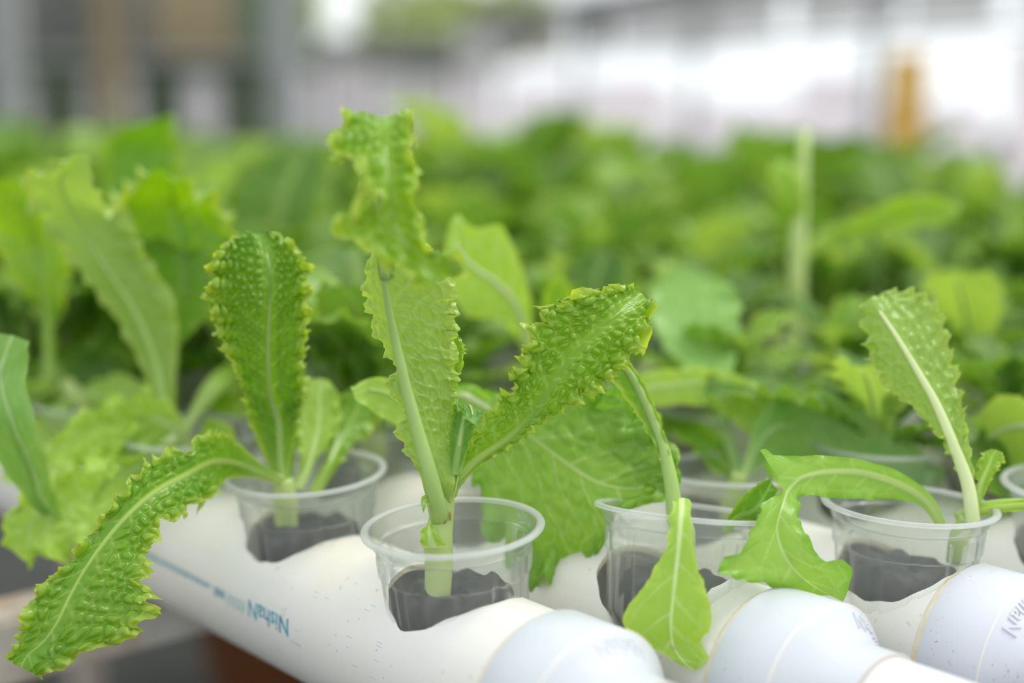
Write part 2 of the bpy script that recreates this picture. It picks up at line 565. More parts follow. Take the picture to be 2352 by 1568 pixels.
M_GROUND = plain('shade_toned_ground', (0.016, 0.020, 0.016), 0.95, noise=(0.045, 0.046, 0.038), bump=0.6, scale=3)  # ground colour darkened all over to stand for shade under the bench
def film_mat(name, col):
    m, n, l = new_mat(name)
    o = n.new('ShaderNodeOutputMaterial')
    d = n.new('ShaderNodeBsdfDiffuse'); t = n.new('ShaderNodeBsdfTranslucent')
    tc = n.new('ShaderNodeTexCoord')
    nz = n.new('ShaderNodeTexNoise'); nz.inputs['Scale'].default_value = 1.7
    l.new(tc.outputs['Object'], nz.inputs['Vector'])
    mx = n.new('ShaderNodeMix'); mx.data_type = 'RGBA'
    mx.inputs['A'].default_value = (*col, 1); mx.inputs['B'].default_value = (col[0] * 0.86, col[1] * 0.86, col[2] * 0.88, 1)
    l.new(nz.outputs['Fac'], mx.inputs['Factor'])
    l.new(mx.outputs['Result'], d.inputs['Color']); l.new(mx.outputs['Result'], t.inputs['Color'])
    ms = n.new('ShaderNodeMixShader'); ms.inputs[0].default_value = 0.55
    l.new(d.outputs[0], ms.inputs[1]); l.new(t.outputs[0], ms.inputs[2])
    l.new(ms.outputs[0], o.inputs[0])
    return m


M_SHEET = film_mat('white_plastic_sheet', (0.96, 0.92, 0.93))
M_NET = plain('grey_shade_net', (0.10, 0.105, 0.095), 0.9, noise=(0.16, 0.155, 0.14), scale=3)
M_NET_G = plain('green_grey_shade_net', (0.085, 0.12, 0.07), 0.9, noise=(0.15, 0.18, 0.12), scale=2)
M_NET_L = plain('light_grey_shade_net', (0.52, 0.51, 0.50), 0.9, noise=(0.64, 0.62, 0.61), scale=3)
M_STEEL = plain('grey_painted_steel', (0.30, 0.32, 0.31), 0.5, noise=(0.36, 0.37, 0.36), scale=12)
M_STEEL_D = plain('dark_grey_steel', (0.10, 0.105, 0.10), 0.5, noise=(0.15, 0.15, 0.14), scale=12)
M_BROWN = plain('brown_timber_post', (0.21, 0.17, 0.09), 0.8, noise=(0.30, 0.24, 0.14), scale=9)
M_YELLOW = plain('yellow_painted_post', (0.66, 0.36, 0.005), 0.5, noise=(0.74, 0.44, 0.01), scale=9)
M_BEAM = plain('rust_stained_white_steel', (0.62, 0.60, 0.57), 0.5, noise=(0.46, 0.34, 0.25), scale=30)
M_CLAY = plain('terracotta', (0.24, 0.075, 0.018), 0.85, noise=(0.32, 0.11, 0.03), scale=14)

bm = bmesh.new()
bmesh.ops.create_grid(bm, x_segments=60, y_segments=60, size=22)
for v in bm.verts:
    v.co.z = 0.02 * math.sin(v.co.x * 2.1) * math.cos(v.co.y * 1.7)
struct('floor', bm_mesh('floor', bm, M_GROUND, True), (0, 16, -0.02))

# the long side of the net house: runs away to the left, low white sheets, grey net above, a gutter beam over it
SIDE0 = np.array([2.75, 4.2, 0.0])
SDIR = np.array([-0.312, 0.950, 0.0])
SANG = math.atan2(SDIR[1], SDIR[0])


def side_at(s, z=0.0):
    return SIDE0 + SDIR * s + ZZ * z


def pleated(name, length, z0, z1, mat, pleat=0.18, amp=0.025, thick=0.006, seed=0):
    """a hanging sheet with vertical folds and a thickness, along local x"""
    n = max(8, int(length / 0.04))
    xs = np.linspace(0, length, n)
    ys = amp * np.sin(xs / pleat * 2 * math.pi + 1.5 * np.sin(xs * 2.3 + seed)) + amp * 0.5 * np.sin(xs * 9.7 + seed)
    v = []
    for z in (z0, z1):
        for x, y in zip(xs, ys): v.append((x, y, z))
    for z in (z0, z1):
        for x, y in zip(xs, ys): v.append((x, y + thick, z))
    f = []
    for i in range(n - 1):
        f.append((i, i + 1, n + i + 1, n + i))
        f.append((2 * n + i + 1, 2 * n + i, 3 * n + i, 3 * n + i + 1))
        f.append((n + i, n + i + 1, 3 * n + i + 1, 3 * n + i))
    return mesh_from(name, v, f, mat)


rng = random.Random(4)
wall_right = empty('wall_right', side_at(0), (0, 0, SANG)); wall_right['kind'] = 'structure'
x = 0.0
while x < 9.6:
    w = rng.uniform(0.5, 1.0)
    struct('sheet_panel', pleated('sheet_panel', w, 0.15, rng.choice((1.04, 1.10, 1.18, 1.30)), M_SHEET, seed=x), (x, 0, 0), parent=wall_right)
    x += w + rng.choice((0.03, 0.05, 0.12))
x = 0.0
while x < 9.6:
    w = rng.uniform(0.4, 0.9)
    struct('net_panel', pleated('net_panel', w, rng.uniform(1.36, 1.42), 1.66, (M_NET_L, M_NET_L, M_NET)[rng.randrange(3)], seed=x, amp=0.015), (x, 0.05, 0), parent=wall_right)
    x += w + rng.choice((0.02, 0.10, 0.22))
bm = bmesh.new(); box(bm, -1, 9.8, -0.07, 0.07, 1.64, 1.80)
struct('trim_1', bm_mesh('trim_1', bm, M_STEEL_D), side_at(0), (0, 0, SANG))
bm = bmesh.new(); box(bm, -1, 9.8, -0.015, 0.015, 1.335, 1.36)
struct('trim_2', bm_mesh('trim_2', bm, M_STEEL), side_at(0) - np.array([0.06, 0.03, 0]), (0, 0, SANG))


def post(name, loc, w, h, mat, label, cat, group=None):
    bm = bmesh.new()
    box(bm, -w / 2, w / 2, -w / 2, w / 2, 0.02, h)
    bmesh.ops.bevel(bm, geom=bm.edges[:], offset=w * 0.12, segments=2, affect='EDGES')
    r = empty(name, (loc[0], loc[1], 0))
    link(bpy.data.objects.new('shaft', bm_mesh('shaft', bm, mat)), r)
    bm = bmesh.new()
    box(bm, -w, w, -w, w, -0.0, 0.02)
    link(bpy.data.objects.new('base_plate', bm_mesh('base_plate', bm, mat)), r)
    return tag(r, label, cat, group)


for s in (0.9, 2.9, 4.9, 6.9, 8.9):
    p = side_at(s) - np.array([0.12, 0.05, 0])
    post('net_house_post', p, 0.05, 1.66, M_STEEL, 'slim grey post against the white sheet side of the net house', 'post', 'posts along the white sheet side')
pY = at(2082, 210, 5.3)
post('yellow_post', pY, 0.12, 1.24, M_YELLOW, 'short yellow-orange post in front of the bright white sheet', 'post')

# the far end: brown-grey nets above, loose white sheets below
END_Y = 14.0
wall_back = empty('wall_back', (-8.0, END_Y, 0)); wall_back['kind'] = 'structure'
x = 0.0
while x < 7.8:
    w = rng.uniform(0.30, 0.50) if x < 5.6 else rng.uniform(0.3, 0.6)
    struct('sheet_panel', pleated('sheet_panel', w, 0.2, (1.30 if x < 5.6 else 1.33) + rng.uniform(-0.10, 0.06), M_SHEET, pleat=0.1, amp=0.012, seed=x), (x, 0, 0), parent=wall_back)
    x += w + (rng.uniform(0.45, 0.70) if x < 5.6 else 0.05)
x = 0.0
k = 0
while x < 7.8:
    w = rng.uniform(0.5, 1.0)
    top = 2.6 if x < 5.6 else 1.62
    struct('net_panel', pleated('net_panel', w, 1.42, top, (M_NET, M_NET, M_BROWN, M_NET_G)[k % 4], pleat=0.3, amp=0.02, seed=x), (x, 0.06, 0), parent=wall_back)
    k += 1
    x += w + rng.choice((0.02, 0.10))
bm = bmesh.new(); box(bm, 0, 7.6, 0.25, 0.30, 0.0, 1.5); box(bm, 0, 5.9, 0.25, 0.30, 1.5, 2.6)
struct('net_backing', bm_mesh('net_backing', bm, M_NET_G), parent=wall_back)
bm = bmesh.new(); box(bm, 0, 7.6, -0.04, 0.04, 1.38, 1.44)
struct('trim_3', bm_mesh('trim_3', bm, M_STEEL), (-8.0, END_Y - 0.06, 0))
for px, d, w, h, m, lab, cat in [
        (20, 6.2, 0.11, 2.6, M_STEEL, 'grey upright post at the far left edge of the frame', 'post'),
        (255, 6.8, 0.13, 2.6, M_BROWN, 'brown upright post behind the tall lettuces on the left', 'post'),
        (655, 6.0, 0.115, 2.6, M_STEEL, 'pale grey upright post behind and left of the tallest lettuce leaf', 'post')]:
    post('upright_post', at(px, 208, d), w, h, m, lab, cat)

# trees outside, seen as soft green over the gutter
M_TREE = plain('tree_leaves', (0.24, 0.34, 0.10), 0.8, noise=(0.46, 0.50, 0.20), scale=1.2)
M_TRUNK = plain('tree_bark', (0.10, 0.08, 0.06), 0.9, noise=(0.16, 0.13, 0.10), scale=8)


def tree(loc, h, cr, seed, label, n=2600):
    r = random.Random(seed)
    root = empty('tree', loc)
    pts = [(0, 0, 0), (0.05, 0.02, h * 0.3), (-0.05, 0, h * 0.65), (0, 0, h * 0.9)]
    link(bpy.data.objects.new('trunk', tube_mesh('trunk', pts, [0.16, 0.13, 0.09, 0.03], M_TRUNK, 10)), root)
    v, f = [], []
    blobs = [(r.gauss(0, cr * 0.5), r.gauss(0, cr * 0.5), h * 0.7 + r.gauss(0, cr * 0.4), cr * r.uniform(0.35, 0.6)) for _ in range(12)]
    for _ in range(n):
        bx, by, bz, br = r.choice(blobs)
        d = Vector((r.gauss(0, 1), r.gauss(0, 1), r.gauss(0, 1))).normalized()
        p = Vector((bx, by, bz)) + d * br * r.uniform(0.6, 1.05)
        a = Vector((r.gauss(0, 1), r.gauss(0, 1), r.gauss(0, 1))).normalized()
        b = a.orthogonal().normalized()
        s = r.uniform(0.06, 0.12)
        i = len(v)
        v += [p - a * s * 1.5, p + b * s * 0.6, p + a * s * 1.5 + Vector((0, 0, -0.03)), p - b * s * 0.6]
        f.append((i, i + 1, i + 2, i + 3))
    o = bpy.data.objects.new('foliage', mesh_from('foliage', v, f, M_TREE, False))
    link(o, root); o['kind'] = 'stuff'
    return tag(root, label, 'tree')


tree((-0.95, 18.0, 0), 2.5, 1.0, 1, 'soft yellow-green tree beyond the net house, at top centre')
tree((-3.4, 17.0, 0), 2.5, 0.7, 2, 'green tree beyond the net house, left of the pale grey post')

# under the pipes: support beam on legs, pots and weeds on the ground
beam = empty('support_beam', pipe_at(0, 0.765, PIPE_Z - PIPE_R), (0, 0, TH - RAD(0)))
bm = bmesh.new(); box(bm, -0.45, 1.6, -0.02, 0.02, -0.040, -0.0005)
bmesh.ops.bevel(bm, geom=bm.edges[:], offset=0.003, segments=2, affect='EDGES')
beam.rotation_euler = (0, 0, math.atan2(NX[1], NX[0]))
link(bpy.data.objects.new('rail', bm_mesh('rail', bm, M_BEAM)), beam)
for xx in (-0.40, 0.6, 1.55):
    bm = bmesh.new(); box(bm, xx - 0.018, xx + 0.018, -0.018, 0.018, -(PIPE_Z - PIPE_R) + 0.0, -0.040)
    link(bpy.data.objects.new('leg', bm_mesh('leg', bm, M_BEAM)), beam)
tag(beam, 'rust-stained white steel beam crossing under the pipes, low at left', 'beam')
beam2 = empty('support_beam', pipe_at(0, 2.2, PIPE_Z - PIPE_R), beam.rotation_euler)
for ch in list(beam.children):
    c = ch.copy(); c.parent = beam2; COL.objects.link(c)
tag(beam2, 'steel beam carrying the far ends of the pipes, hidden by lettuces', 'beam')


def pot(loc, r, label, seed):
    root = empty('clay_pot', loc)
    v, f = lathe([(0.0, 0.0), (r * 0.66, 0), (r * 0.95, r * 1.5), (r * 1.08, r * 1.5), (r * 1.08, r * 1.8), (r * 0.98, r * 1.8), (r * 0.9, r * 1.45), (0, r * 1.4)], 36)
    link(bpy.data.objects.new('body', mesh_from('body', v, f, M_CLAY)), root)
    return tag(root, label, 'pot', 'clay pots on the ground')


for px, py, d, r, lb in [(600, 1520, 2.62, 0.13, 'blurred orange-brown clay pot on the ground, left of another, below the front pipe'), (1010, 1600, 2.62, 0.13, 'clay pot on the ground hidden behind the front pipe')]:
    p = at(px, py, d)
    pot((p[0], p[1], 0.0), r, lb, px)


# ------------------------------------------------------------------ growing pipes
def hole_pipe(name, x0, x1, holes, seg=112):
    v, f = lathe([(PIPE_R, x0), (PIPE_R, x1), (PIPE_R - 0.0026, x1), (PIPE_R - 0.0026, x0)], seg, close=True)
    v = [(z, y, -x) for x, y, z in v]     # lathe axis z -> local x
    me = mesh_from(name, v, f, M_PVC)
    me.materials.append(M_CUT)
    bm = bmesh.new(); bm.from_mesh(me); bmesh.ops.recalc_face_normals(bm, faces=bm.faces[:]); bm.to_mesh(me); bm.free()
    o = bpy.data.objects.new(name, me); COL.objects.link(o)
    cb = bmesh.new()
    for hx, hy, hr in holes:
        n = 72
        ring = []
        for zz in (0.0, 0.06):
            ring.append([cb.verts.new((hx + hr * (1 + 0.02 * math.sin(5 * a + hx * 90) + 0.012 * math.sin(13 * a)) * math.cos(a),
                                       hy + hr * (1 + 0.02 * math.sin(5 * a + hx * 90) + 0.012 * math.sin(13 * a)) * math.sin(a), zz))
                         for a in np.linspace(0, 2 * math.pi, n, endpoint=False)])
        for i in range(n):
            cb.faces.new((ring[0][i], ring[0][(i + 1) % n], ring[1][(i + 1) % n], ring[1][i]))
        cb.faces.new(ring[0][::-1]); cb.faces.new(ring[1])
    cme = bm_mesh('cutter', cb, M_CUT)
    co = bpy.data.objects.new('cutter', cme); COL.objects.link(co)
    md = o.modifiers.new('holes', 'BOOLEAN'); md.operation = 'DIFFERENCE'; md.object = co; md.solver = 'EXACT'
    md.material_mode = 'TRANSFER'
    dg = bpy.context.evaluated_depsgraph_get()
    res = bpy.data.meshes.new_from_object(o.evaluated_get(dg), depsgraph=dg)
    bpy.data.objects.remove(o); bpy.data.objects.remove(co); bpy.data.meshes.remove(me); bpy.data.meshes.remove(cme)
    res.name = name
    res.shade_smooth()
    res.set_sharp_from_angle(angle=RAD(32))
    return res


def lathe_x(name, prof, mat, seg=72):
    """profile of (radius, x) turned about local x"""
    v, f = lathe(prof, seg)
    me = mesh_from(name, [(z, y, -x) for x, y, z in v], f, mat)
    bm = bmesh.new(); bm.from_mesh(me); bmesh.ops.recalc_face_normals(bm, faces=bm.faces[:]); bm.to_mesh(me); bm.free()
    me.shade_smooth(); me.set_sharp_from_angle(angle=RAD(28))
    return me


def coupling_mesh(mat):
    return lathe_x('coupling', [(0.0381, 0.0), (0.0408, 0.0), (0.0411, -0.0006), (0.0412, -0.0286), (0.0408, -0.0294), (0.0385, -0.0312),
                                (0.0340, -0.0352), (0.0300, -0.0392), (0.0288, -0.0402), (0.0286, -0.0414), (0.0286, -0.0580), (0.0272, -0.0584)], mat)


ME_COUP = {0: coupling_mesh(M_COUP), 2: coupling_mesh(M_COUP_B)}
ME_GLUE = lathe_x('glue_bead', [(0.0378, 0.0046), (0.0384, 0.0040), (0.0391, 0.0024), (0.0400, 0.0008), (0.0399, -0.0002), (0.0380, -0.0002)], M_GLUE)
ME_SEAM = lathe_x('mould_seam', [(0.0411, -0.0284), (0.04135, -0.0287), (0.04135, -0.0291), (0.0409, -0.0294)], plain('cream_mould_line', (0.76, 0.73, 0.68), 0.5))
ME_GLUE2 = lathe_x('outlet_glue_bead', [(0.0286, -0.0580), (0.0288, -0.0584), (0.0284, -0.0590), (0.0271, -0.0592)], plain('grey_dirt_line', (0.50, 0.45, 0.42), 0.7))
ME_OUT = lathe_x('outlet_pipe', [(0.0271, -0.056), (0.0271, -0.30), (0.0250, -0.30), (0.0250, -0.056)], pvc_mat('outlet_pipe_plastic', (0.70, 0.72, 0.74), (0.70, 0.68, 0.62), 0.3))


def text_mesh(name, txt, size, mat, extrude=0.0, shear=0.0, bold=0.0, cuts=0.0012, sx=1.0):
    cu = bpy.data.curves.new(name, 'FONT')
    cu.body = txt; cu.size = size; cu.extrude = extrude; cu.shear = shear; cu.offset = bold
    cu.resolution_u = 3
    o = bpy.data.objects.new(name, cu); COL.objects.link(o)
    dg = bpy.context.evaluated_depsgraph_get()
    me = bpy.data.meshes.new_from_object(o.evaluated_get(dg), depsgraph=dg)
    bpy.data.objects.remove(o); bpy.data.curves.remove(cu)
    bm = bmesh.new(); bm.from_mesh(me)
    bmesh.ops.scale(bm, vec=(sx, 1, 1), verts=bm.verts[:])
    for axis in (0, 1):
        lo = min(v.co[axis] for v in bm.verts); hi = max(v.co[axis] for v in bm.verts)
        c = lo + cuts
        while c < hi:
            no = [0, 0, 0]; no[axis] = 1
            pc = [0, 0, 0]; pc[axis] = c
            bmesh.ops.bisect_plane(bm, geom=bm.verts[:] + bm.edges[:] + bm.faces[:], plane_co=pc, plane_no=no)
            c += cuts
    bm.to_mesh(me); bm.free()
    me.name = name
    me.materials.clear(); me.materials.append(mat)
    w = max(v.co.x for v in me.vertices) if len(me.vertices) else 0
    return me, w


def wrap_print(me, x_start, ang0, r):
    """text laid on the flank: reads towards +x, its top pointing down the left flank"""
    for v in me.vertices:
        a = ang0 + v.co.y / r
        rr = r + v.co.z
        v.co = (x_start + v.co.x, rr * math.sin(a), rr * math.cos(a))
    me.update()


def wrap_cone(me, width, ang_left, x0):
    """text around the shoulder cone, its top towards the outlet; the last letter ends at ang_left on the left flank"""
    for v in me.vertices:
        a = ang_left - (width - v.co.x) / 0.0375
        t = 0.0024 + v.co.y
        # down the cone: axial and radial together
        ax = -0.0300 - t * 0.66
        r = 0.0400 - t * 0.745 + v.co.z
        v.co = (x0 + ax - v.co.z * 0.6, r * math.sin(a), r * math.cos(a))
    me.update()


NEAR_HOLES = {
    0: [0.4625, 0.5785, 0.697, 0.812, 0.927, 1.043],
    1: [0.4170, 0.5360, 0.6525, 0.768, 0.884, 0.999],
    2: [0.3535, 0.4605, 0.580, 0.6955, 0.811, 0.926],
    3: [0.3140, 0.4330, 0.5485, 0.664, 0.779, 0.895],
}
LIP = {0: 0.4035, 1: 0.3610, 2: 0.3200, 3: 0.2790}
ORD = ['first', 'second', 'third', 'fourth', 'fifth', 'sixth', 'seventh', 'eighth', 'ninth', 'tenth', 'eleventh', 'twelfth', 'thirteenth', 'fourteenth', 'fifteenth', 'sixteenth']
PIPE_END = 2.45
ROT_PIPE = (0, 0, math.atan2(AX[1], AX[0]))
pipes = []
PIPE_LABELS = [
    'front white growing pipe with blue lettering, its end fitting lowest in the frame',
    'second white growing pipe from the front, stepped fitting with raised lettering at lower right',
    'third white growing pipe, speckled lilac-white end fitting at the right edge',
    'fourth white growing pipe, behind the speckled end fitting at the right edge']
N_PIPES = 15
far_mesh = None
for i in range(N_PIPES):
    lip = LIP.get(i, 0.4035 - 0.0415 * i)
    root = empty('growing_pipe', pipe_at(i, lip, PIPE_Z), ROT_PIPE)
    holes = NEAR_HOLES.get(i)
    if holes is not None:
        hx = [(h - lip, {(0, 0): -0.0016, (0, 1): -0.0014, (1, 0): 0.0020}.get((i, j), 0.0), 0.0322 if (i, j) == (1, 0) else 0.0307) for j, h in enumerate(holes)]
        h = holes[-1] + CUP_STEP
        while h < PIPE_END - 0.06:
            hx.append((h - lip, 0.0, 0.0318)); h += CUP_STEP
        me = hole_pipe('pipe_tube', -0.026, PIPE_END - lip, hx)
    else:
        if far_mesh is None:
            far_mesh = hole_pipe('pipe_tube', -0.026, 2.6, [(0.055 + CUP_STEP * q, 0, 0.0318) for q in range(21)])
        me = far_mesh
    tubeo = link(bpy.data.objects.new('pipe_tube', me), root)
    co = link(bpy.data.objects.new('coupling', ME_COUP[2 if i >= 2 else 0]), root)
    link(bpy.data.objects.new('glue_bead', ME_GLUE), root)['label'] = 'yellowed glue bead around the pipe at the fitting'
    link(bpy.data.objects.new('mould_seam', ME_SEAM), co)
    link(bpy.data.objects.new('outlet_glue_bead', ME_GLUE2), root)
    link(bpy.data.objects.new('outlet_pipe', ME_OUT), root)
    if i < 3:
        ang = {0: 0.55, 1: -0.22, 2: 0.72}[i]
        tm, tw_ = text_mesh('raised_lettering', 'NishaN', 0.0098, ME_COUP[2 if i >= 2 else 0].materials[0], extrude=0.00055 if i else 0.0002, bold=0.00012, sx=1.0)
        wrap_cone(tm, tw_, {0: 0.10, 1: -0.42, 2: 0.76}[i], 0.0)
        link(bpy.data.objects.new('raised_lettering', tm), co)['label'] = 'raised moulded lettering NishaN, upside down'
    if i == 0:
        tm, tw_ = text_mesh('blue_lettering', 'NishaN', 0.0118, M_INK, extrude=0.0, shear=-0.12, bold=0.00012)
        bx, bang = 0.5385 - lip, RAD(77.5)
        sc = 0.036 / tw_
        for v in tm.vertices: v.co.x *= sc
        wrap_print(tm, bx, bang, PIPE_R + 0.00012)
        link(bpy.data.objects.new('blue_lettering', tm), tubeo)['label'] = 'bold blue printed lettering NishaN, upside down'
        # the rest of the print is worn to unreadable strokes
        rr = random.Random(8)
        for x0, wd, hh, m, nst in [(0.0385, 0.017, 0.0085, M_INK_FAINT, 11), (0.0575, 0.011, 0.0062, M_INK, 9), (0.0715, 0.075, 0.0040, M_INK, 62)]:
            bmk = bmesh.new()
            for q in range(nst):
                sx = x0 + wd * (q + rr.uniform(0.1, 0.5)) / nst
                w_ = wd / nst * rr.uniform(0.3, 0.6); h_ = hh * rr.uniform(0.75, 1.0); sl = rr.uniform(-0.25, 0.3) * wd / nst
                pts_ = [(sx, 0.001), (sx + w_, 0.001), (sx + w_ + sl * 0.5, h_ * 0.5), (sx + w_ + sl, h_), (sx + sl, h_), (sx + sl * 0.5, h_ * 0.5)]
                vs = [bmk.verts.new((a, b, 0)) for a, b in pts_]
                bmk.faces.new((vs[0], vs[1], vs[2], vs[5])); bmk.faces.new((vs[5], vs[2], vs[3], vs[4]))
                if q % 3 == 0:
                    vs = [bmk.verts.new((sx + a, b, 0)) for a, b in ((0, h_), (wd / nst * 0.9, h_), (wd / nst * 0.9, h_ - 0.0007), (0, h_ - 0.0007))]
                    bmk.faces.new(vs)
            tm = bm_mesh('worn_print', bmk, m)
            wrap_print(tm, bx, bang + 0.02, PIPE_R + 0.00012)
            link(bpy.data.objects.new('worn_print', tm), tubeo)['label'] = 'worn, unreadable blue print'
        # ink drips and dashes ahead of the lettering
        bmk = bmesh.new()
        rr = random.Random(3)
        for q in range(26):
            x0 = -0.004 - rr.random() * 0.075; y0 = rr.uniform(-0.024, 0.008)
            if q < 4: x0, y0 = -0.0035 - 0.0022 * q, 0.0090
            lx, ly = (0.0006, 0.0012) if q < 4 else ((0.0003, 0.0009) if rr.random() < 0.5 else (0.004, 0.00016))
            vs = [bmk.verts.new((x0 + a * lx, y0 + b * ly, 0)) for a, b in ((0, 0), (1, 0), (1, 1), (0, 1))]
            bmk.faces.new(vs)
        tm = bm_mesh('ink_specks', bmk, plain('pale_blue_ink', (0.20, 0.52, 0.70), 0.5))
        wrap_print(tm, bx, bang, PIPE_R + 0.00012)
        link(bpy.data.objects.new('ink_specks', tm), tubeo)
    if i < 4:
        tag(root, PIPE_LABELS[i], 'pipe', 'growing pipes')
    else:
        tag(root, 'white growing pipe hidden under the blurred lettuces behind the front four pipes', 'pipe', 'growing pipes at the back')
    pipes.append(root)


# ------------------------------------------------------------------ net cups and growing sponges
def cup_wall_mesh(seg=168):
    th = np.linspace(0, 2 * math.pi, seg, endpoint=False)
    z = np.concatenate([[-0.0004, -0.0016, -0.0030, -0.0046, -0.0060, -0.0070, -0.0077, -0.0080, -0.0084], np.linspace(-0.0088, -0.0192, 13), [-0.0198, -0.0202, -0.0206],
                        np.linspace(-0.0215, -0.0500, 15), [-0.0520, -0.0534, -0.0542, -0.0545]])
    r0 = np.interp(-z, [0.0, 0.0030, 0.0060, 0.0074, 0.0079, 0.0084, 0.0195, 0.0203, 0.0500, 0.0520, 0.0534, 0.0542, 0.0545],
                   [0.0370, 0.0366, 0.0357, 0.0351, 0.0342, 0.0336, 0.0328, 0.0317, 0.0294, 0.0288, 0.0276, 0.0262, 0.0240])
    ph = ((th / (2 * math.pi) * 12) % 1.0) - 0.5

    def surf(inset):
        v = []
        for zz, rr in zip(z, r0):
            d = -zz
            if d < 0.0084 or d > 0.0505: w = 0 * ph
            elif d < 0.0198:
                top = np.clip((0.0132 - d) / 0.0045, 0, 1)
                e = np.sqrt((np.abs(ph) / 0.43)**4 + top**2)
                w = np.clip((1.0 - e) / 0.18, 0, 1)
            else:
                w = np.clip((0.44 - np.abs(ph)) / 0.06, 0, 1) * np.clip((0.0505 - d) / 0.004, 0, 1)
            w = w * w * (3 - 2 * w)
            r = rr - inset + 0.0011 * w
            v += [(a * math.cos(t), a * math.sin(t), zz) for a, t in zip(r, th)]
        return v
    a = surf(0.0); b = surf(0.0006)
    n = len(z)
    f = grid_faces(n, seg, True)
    f = [q[::-1] for q in f]
    off = len(a)
    f += [tuple(i + off for i in q) for q in grid_faces(n, seg, True)]
    last = (n - 1) * seg
    f.append(tuple(last + i for i in range(seg))[::-1])
    f.append(tuple(off + last + i for i in range(seg)))
    for i in range(seg):
        f.append((i, (i + 1) % seg, off + (i + 1) % seg, off + i))
    return mesh_from('cup_wall', a + b, f, M_CUP)


ME_WALL = cup_wall_mesh()
ME_WALL_FAR = cup_wall_mesh(48)
v, f = lathe([(0.0366, 0.0002), (0.0385, 0.0006), (0.0398, 0.0004), (0.0403, -0.0005), (0.0400, -0.0014), (0.0388, -0.0017), (0.0370, -0.0012)], 120, close=True)
ME_RIM = mesh_from('cup_rim', v, [q[::-1] for q in f], M_RIM)


def sponge_mesh(seed):
    v, f = lathe([(0.0001, -0.0535), (0.020, -0.0535), (0.0255, -0.0515), (0.0262, -0.046), (0.0265, -0.040), (0.0262, -0.035), (0.0245, -0.0315), (0.021, -0.0295), (0.014, -0.0285), (0.007, -0.0290), (0.0001, -0.0290)], 40)
    o = []
    for x, y, z in v:
        p = 0.0022 * noise2(np.array([x / 0.006 + 9]), np.array([y / 0.006 + z / 0.005]), seed)[0] if z > -0.05 else 0
        q = 1 - 0.05 * abs(noise1(np.array([math.atan2(y, x) * 3 + z * 400]), seed)[0])
        o.append((x * q, y * q, z + p * (1.6 if z > -0.033 else 0.3)))
    return mesh_from('growing_sponge', o, f, M_DARK)


ME_SPONGE = sponge_mesh(5)


def cup(loc, label, rot=(0, 0, 0), far=False, group='clear cups in the pipes', sponge_label=None):
    r = empty('net_cup', loc, rot)
    link(bpy.data.objects.new('cup_wall', ME_WALL_FAR if far else ME_WALL), r)
    link(bpy.data.objects.new('cup_rim', ME_RIM), r)['label'] = 'milky flat rim'
    tag(r, label, 'cup', group)
    if sponge_label:
        s = bpy.data.objects.new('growing_sponge', ME_SPONGE)
        s.location = loc; s.rotation_euler = rot
        link(s)
        tag(s, sponge_label, 'sponge', 'dark sponges in the cups')
    return r


# ------------------------------------------------------------------ lettuce plants by hand
def plant(loc, label, name='lettuce_plant', group='lettuce plants'):
    return tag(empty(name, loc), label, 'plant', group)


def cup_here(i, d, z=RIM_Z):
    return pipe_at(i, d, z)


locA = cup_here(0, 0.4635)
locB = cup_here(0, 0.5788, RIM_Z + 0.0008)
locD = cup_here(1, 0.4105, RIM_Z + 0.0008)
locE = cup_here(2, 0.3523, RIM_Z - 0.0010)
locF = cup_here(2, 0.4590, RIM_Z - 0.006)
locG = cup_here(3, 0.3125, RIM_Z)
locC = cup_here(1, 0.5350)
locH = cup_here(2, 0.5780)
locT = cup_here(0, 0.6940)
locS = cup_here(0, 0.8090)

cup(locA, 'clear plastic cup in the front pipe, in sharp focus, holding the tallest lettuce', (RAD(1), RAD(-3), 0.1), sponge_label='dark sponge in the sharp front cup under the tallest lettuce')
cup(locB, 'clear cup second along the front pipe, with the blistered upright leaf', (0, RAD(-3), 0.4), sponge_label='dark sponge in the second cup of the front pipe')
cup(locD, 'tilted clear cup on the second pipe behind the pale hanging leaf', (RAD(-10), RAD(7.5), 0.2), sponge_label='dark sponge in the tilted cup on the second pipe')
cup(locE, 'clear cup at right on the third pipe, a leaf arching out to the left', (0, RAD(3.5), 0.9), sponge_label='dark sponge in the clear cup at right on the third pipe')
cup(locF, 'blurred clear cup behind the tilted cup, second along the third pipe', (RAD(-3), RAD(2), 0.5), sponge_label='dark sponge in the blurred cup behind the tilted cup')
cup(locG, 'clear cup cut off by the right edge of the frame', (0, 0, 0.3), sponge_label='dark sponge in the cup cut off by the right edge')
cup(locC, 'clear cup hidden behind the big drooping leaf, second along the second pipe', (0, 0, 0.7))
cup(locH, 'blurred clear cup third along the third pipe', (0, 0, 0.6))
cup(locT, 'blurred clear cup third along the front pipe', (0, 0, 0.6))
cup(locS, 'blurred clear cup fourth along the front pipe', (0, 0, 0.6))

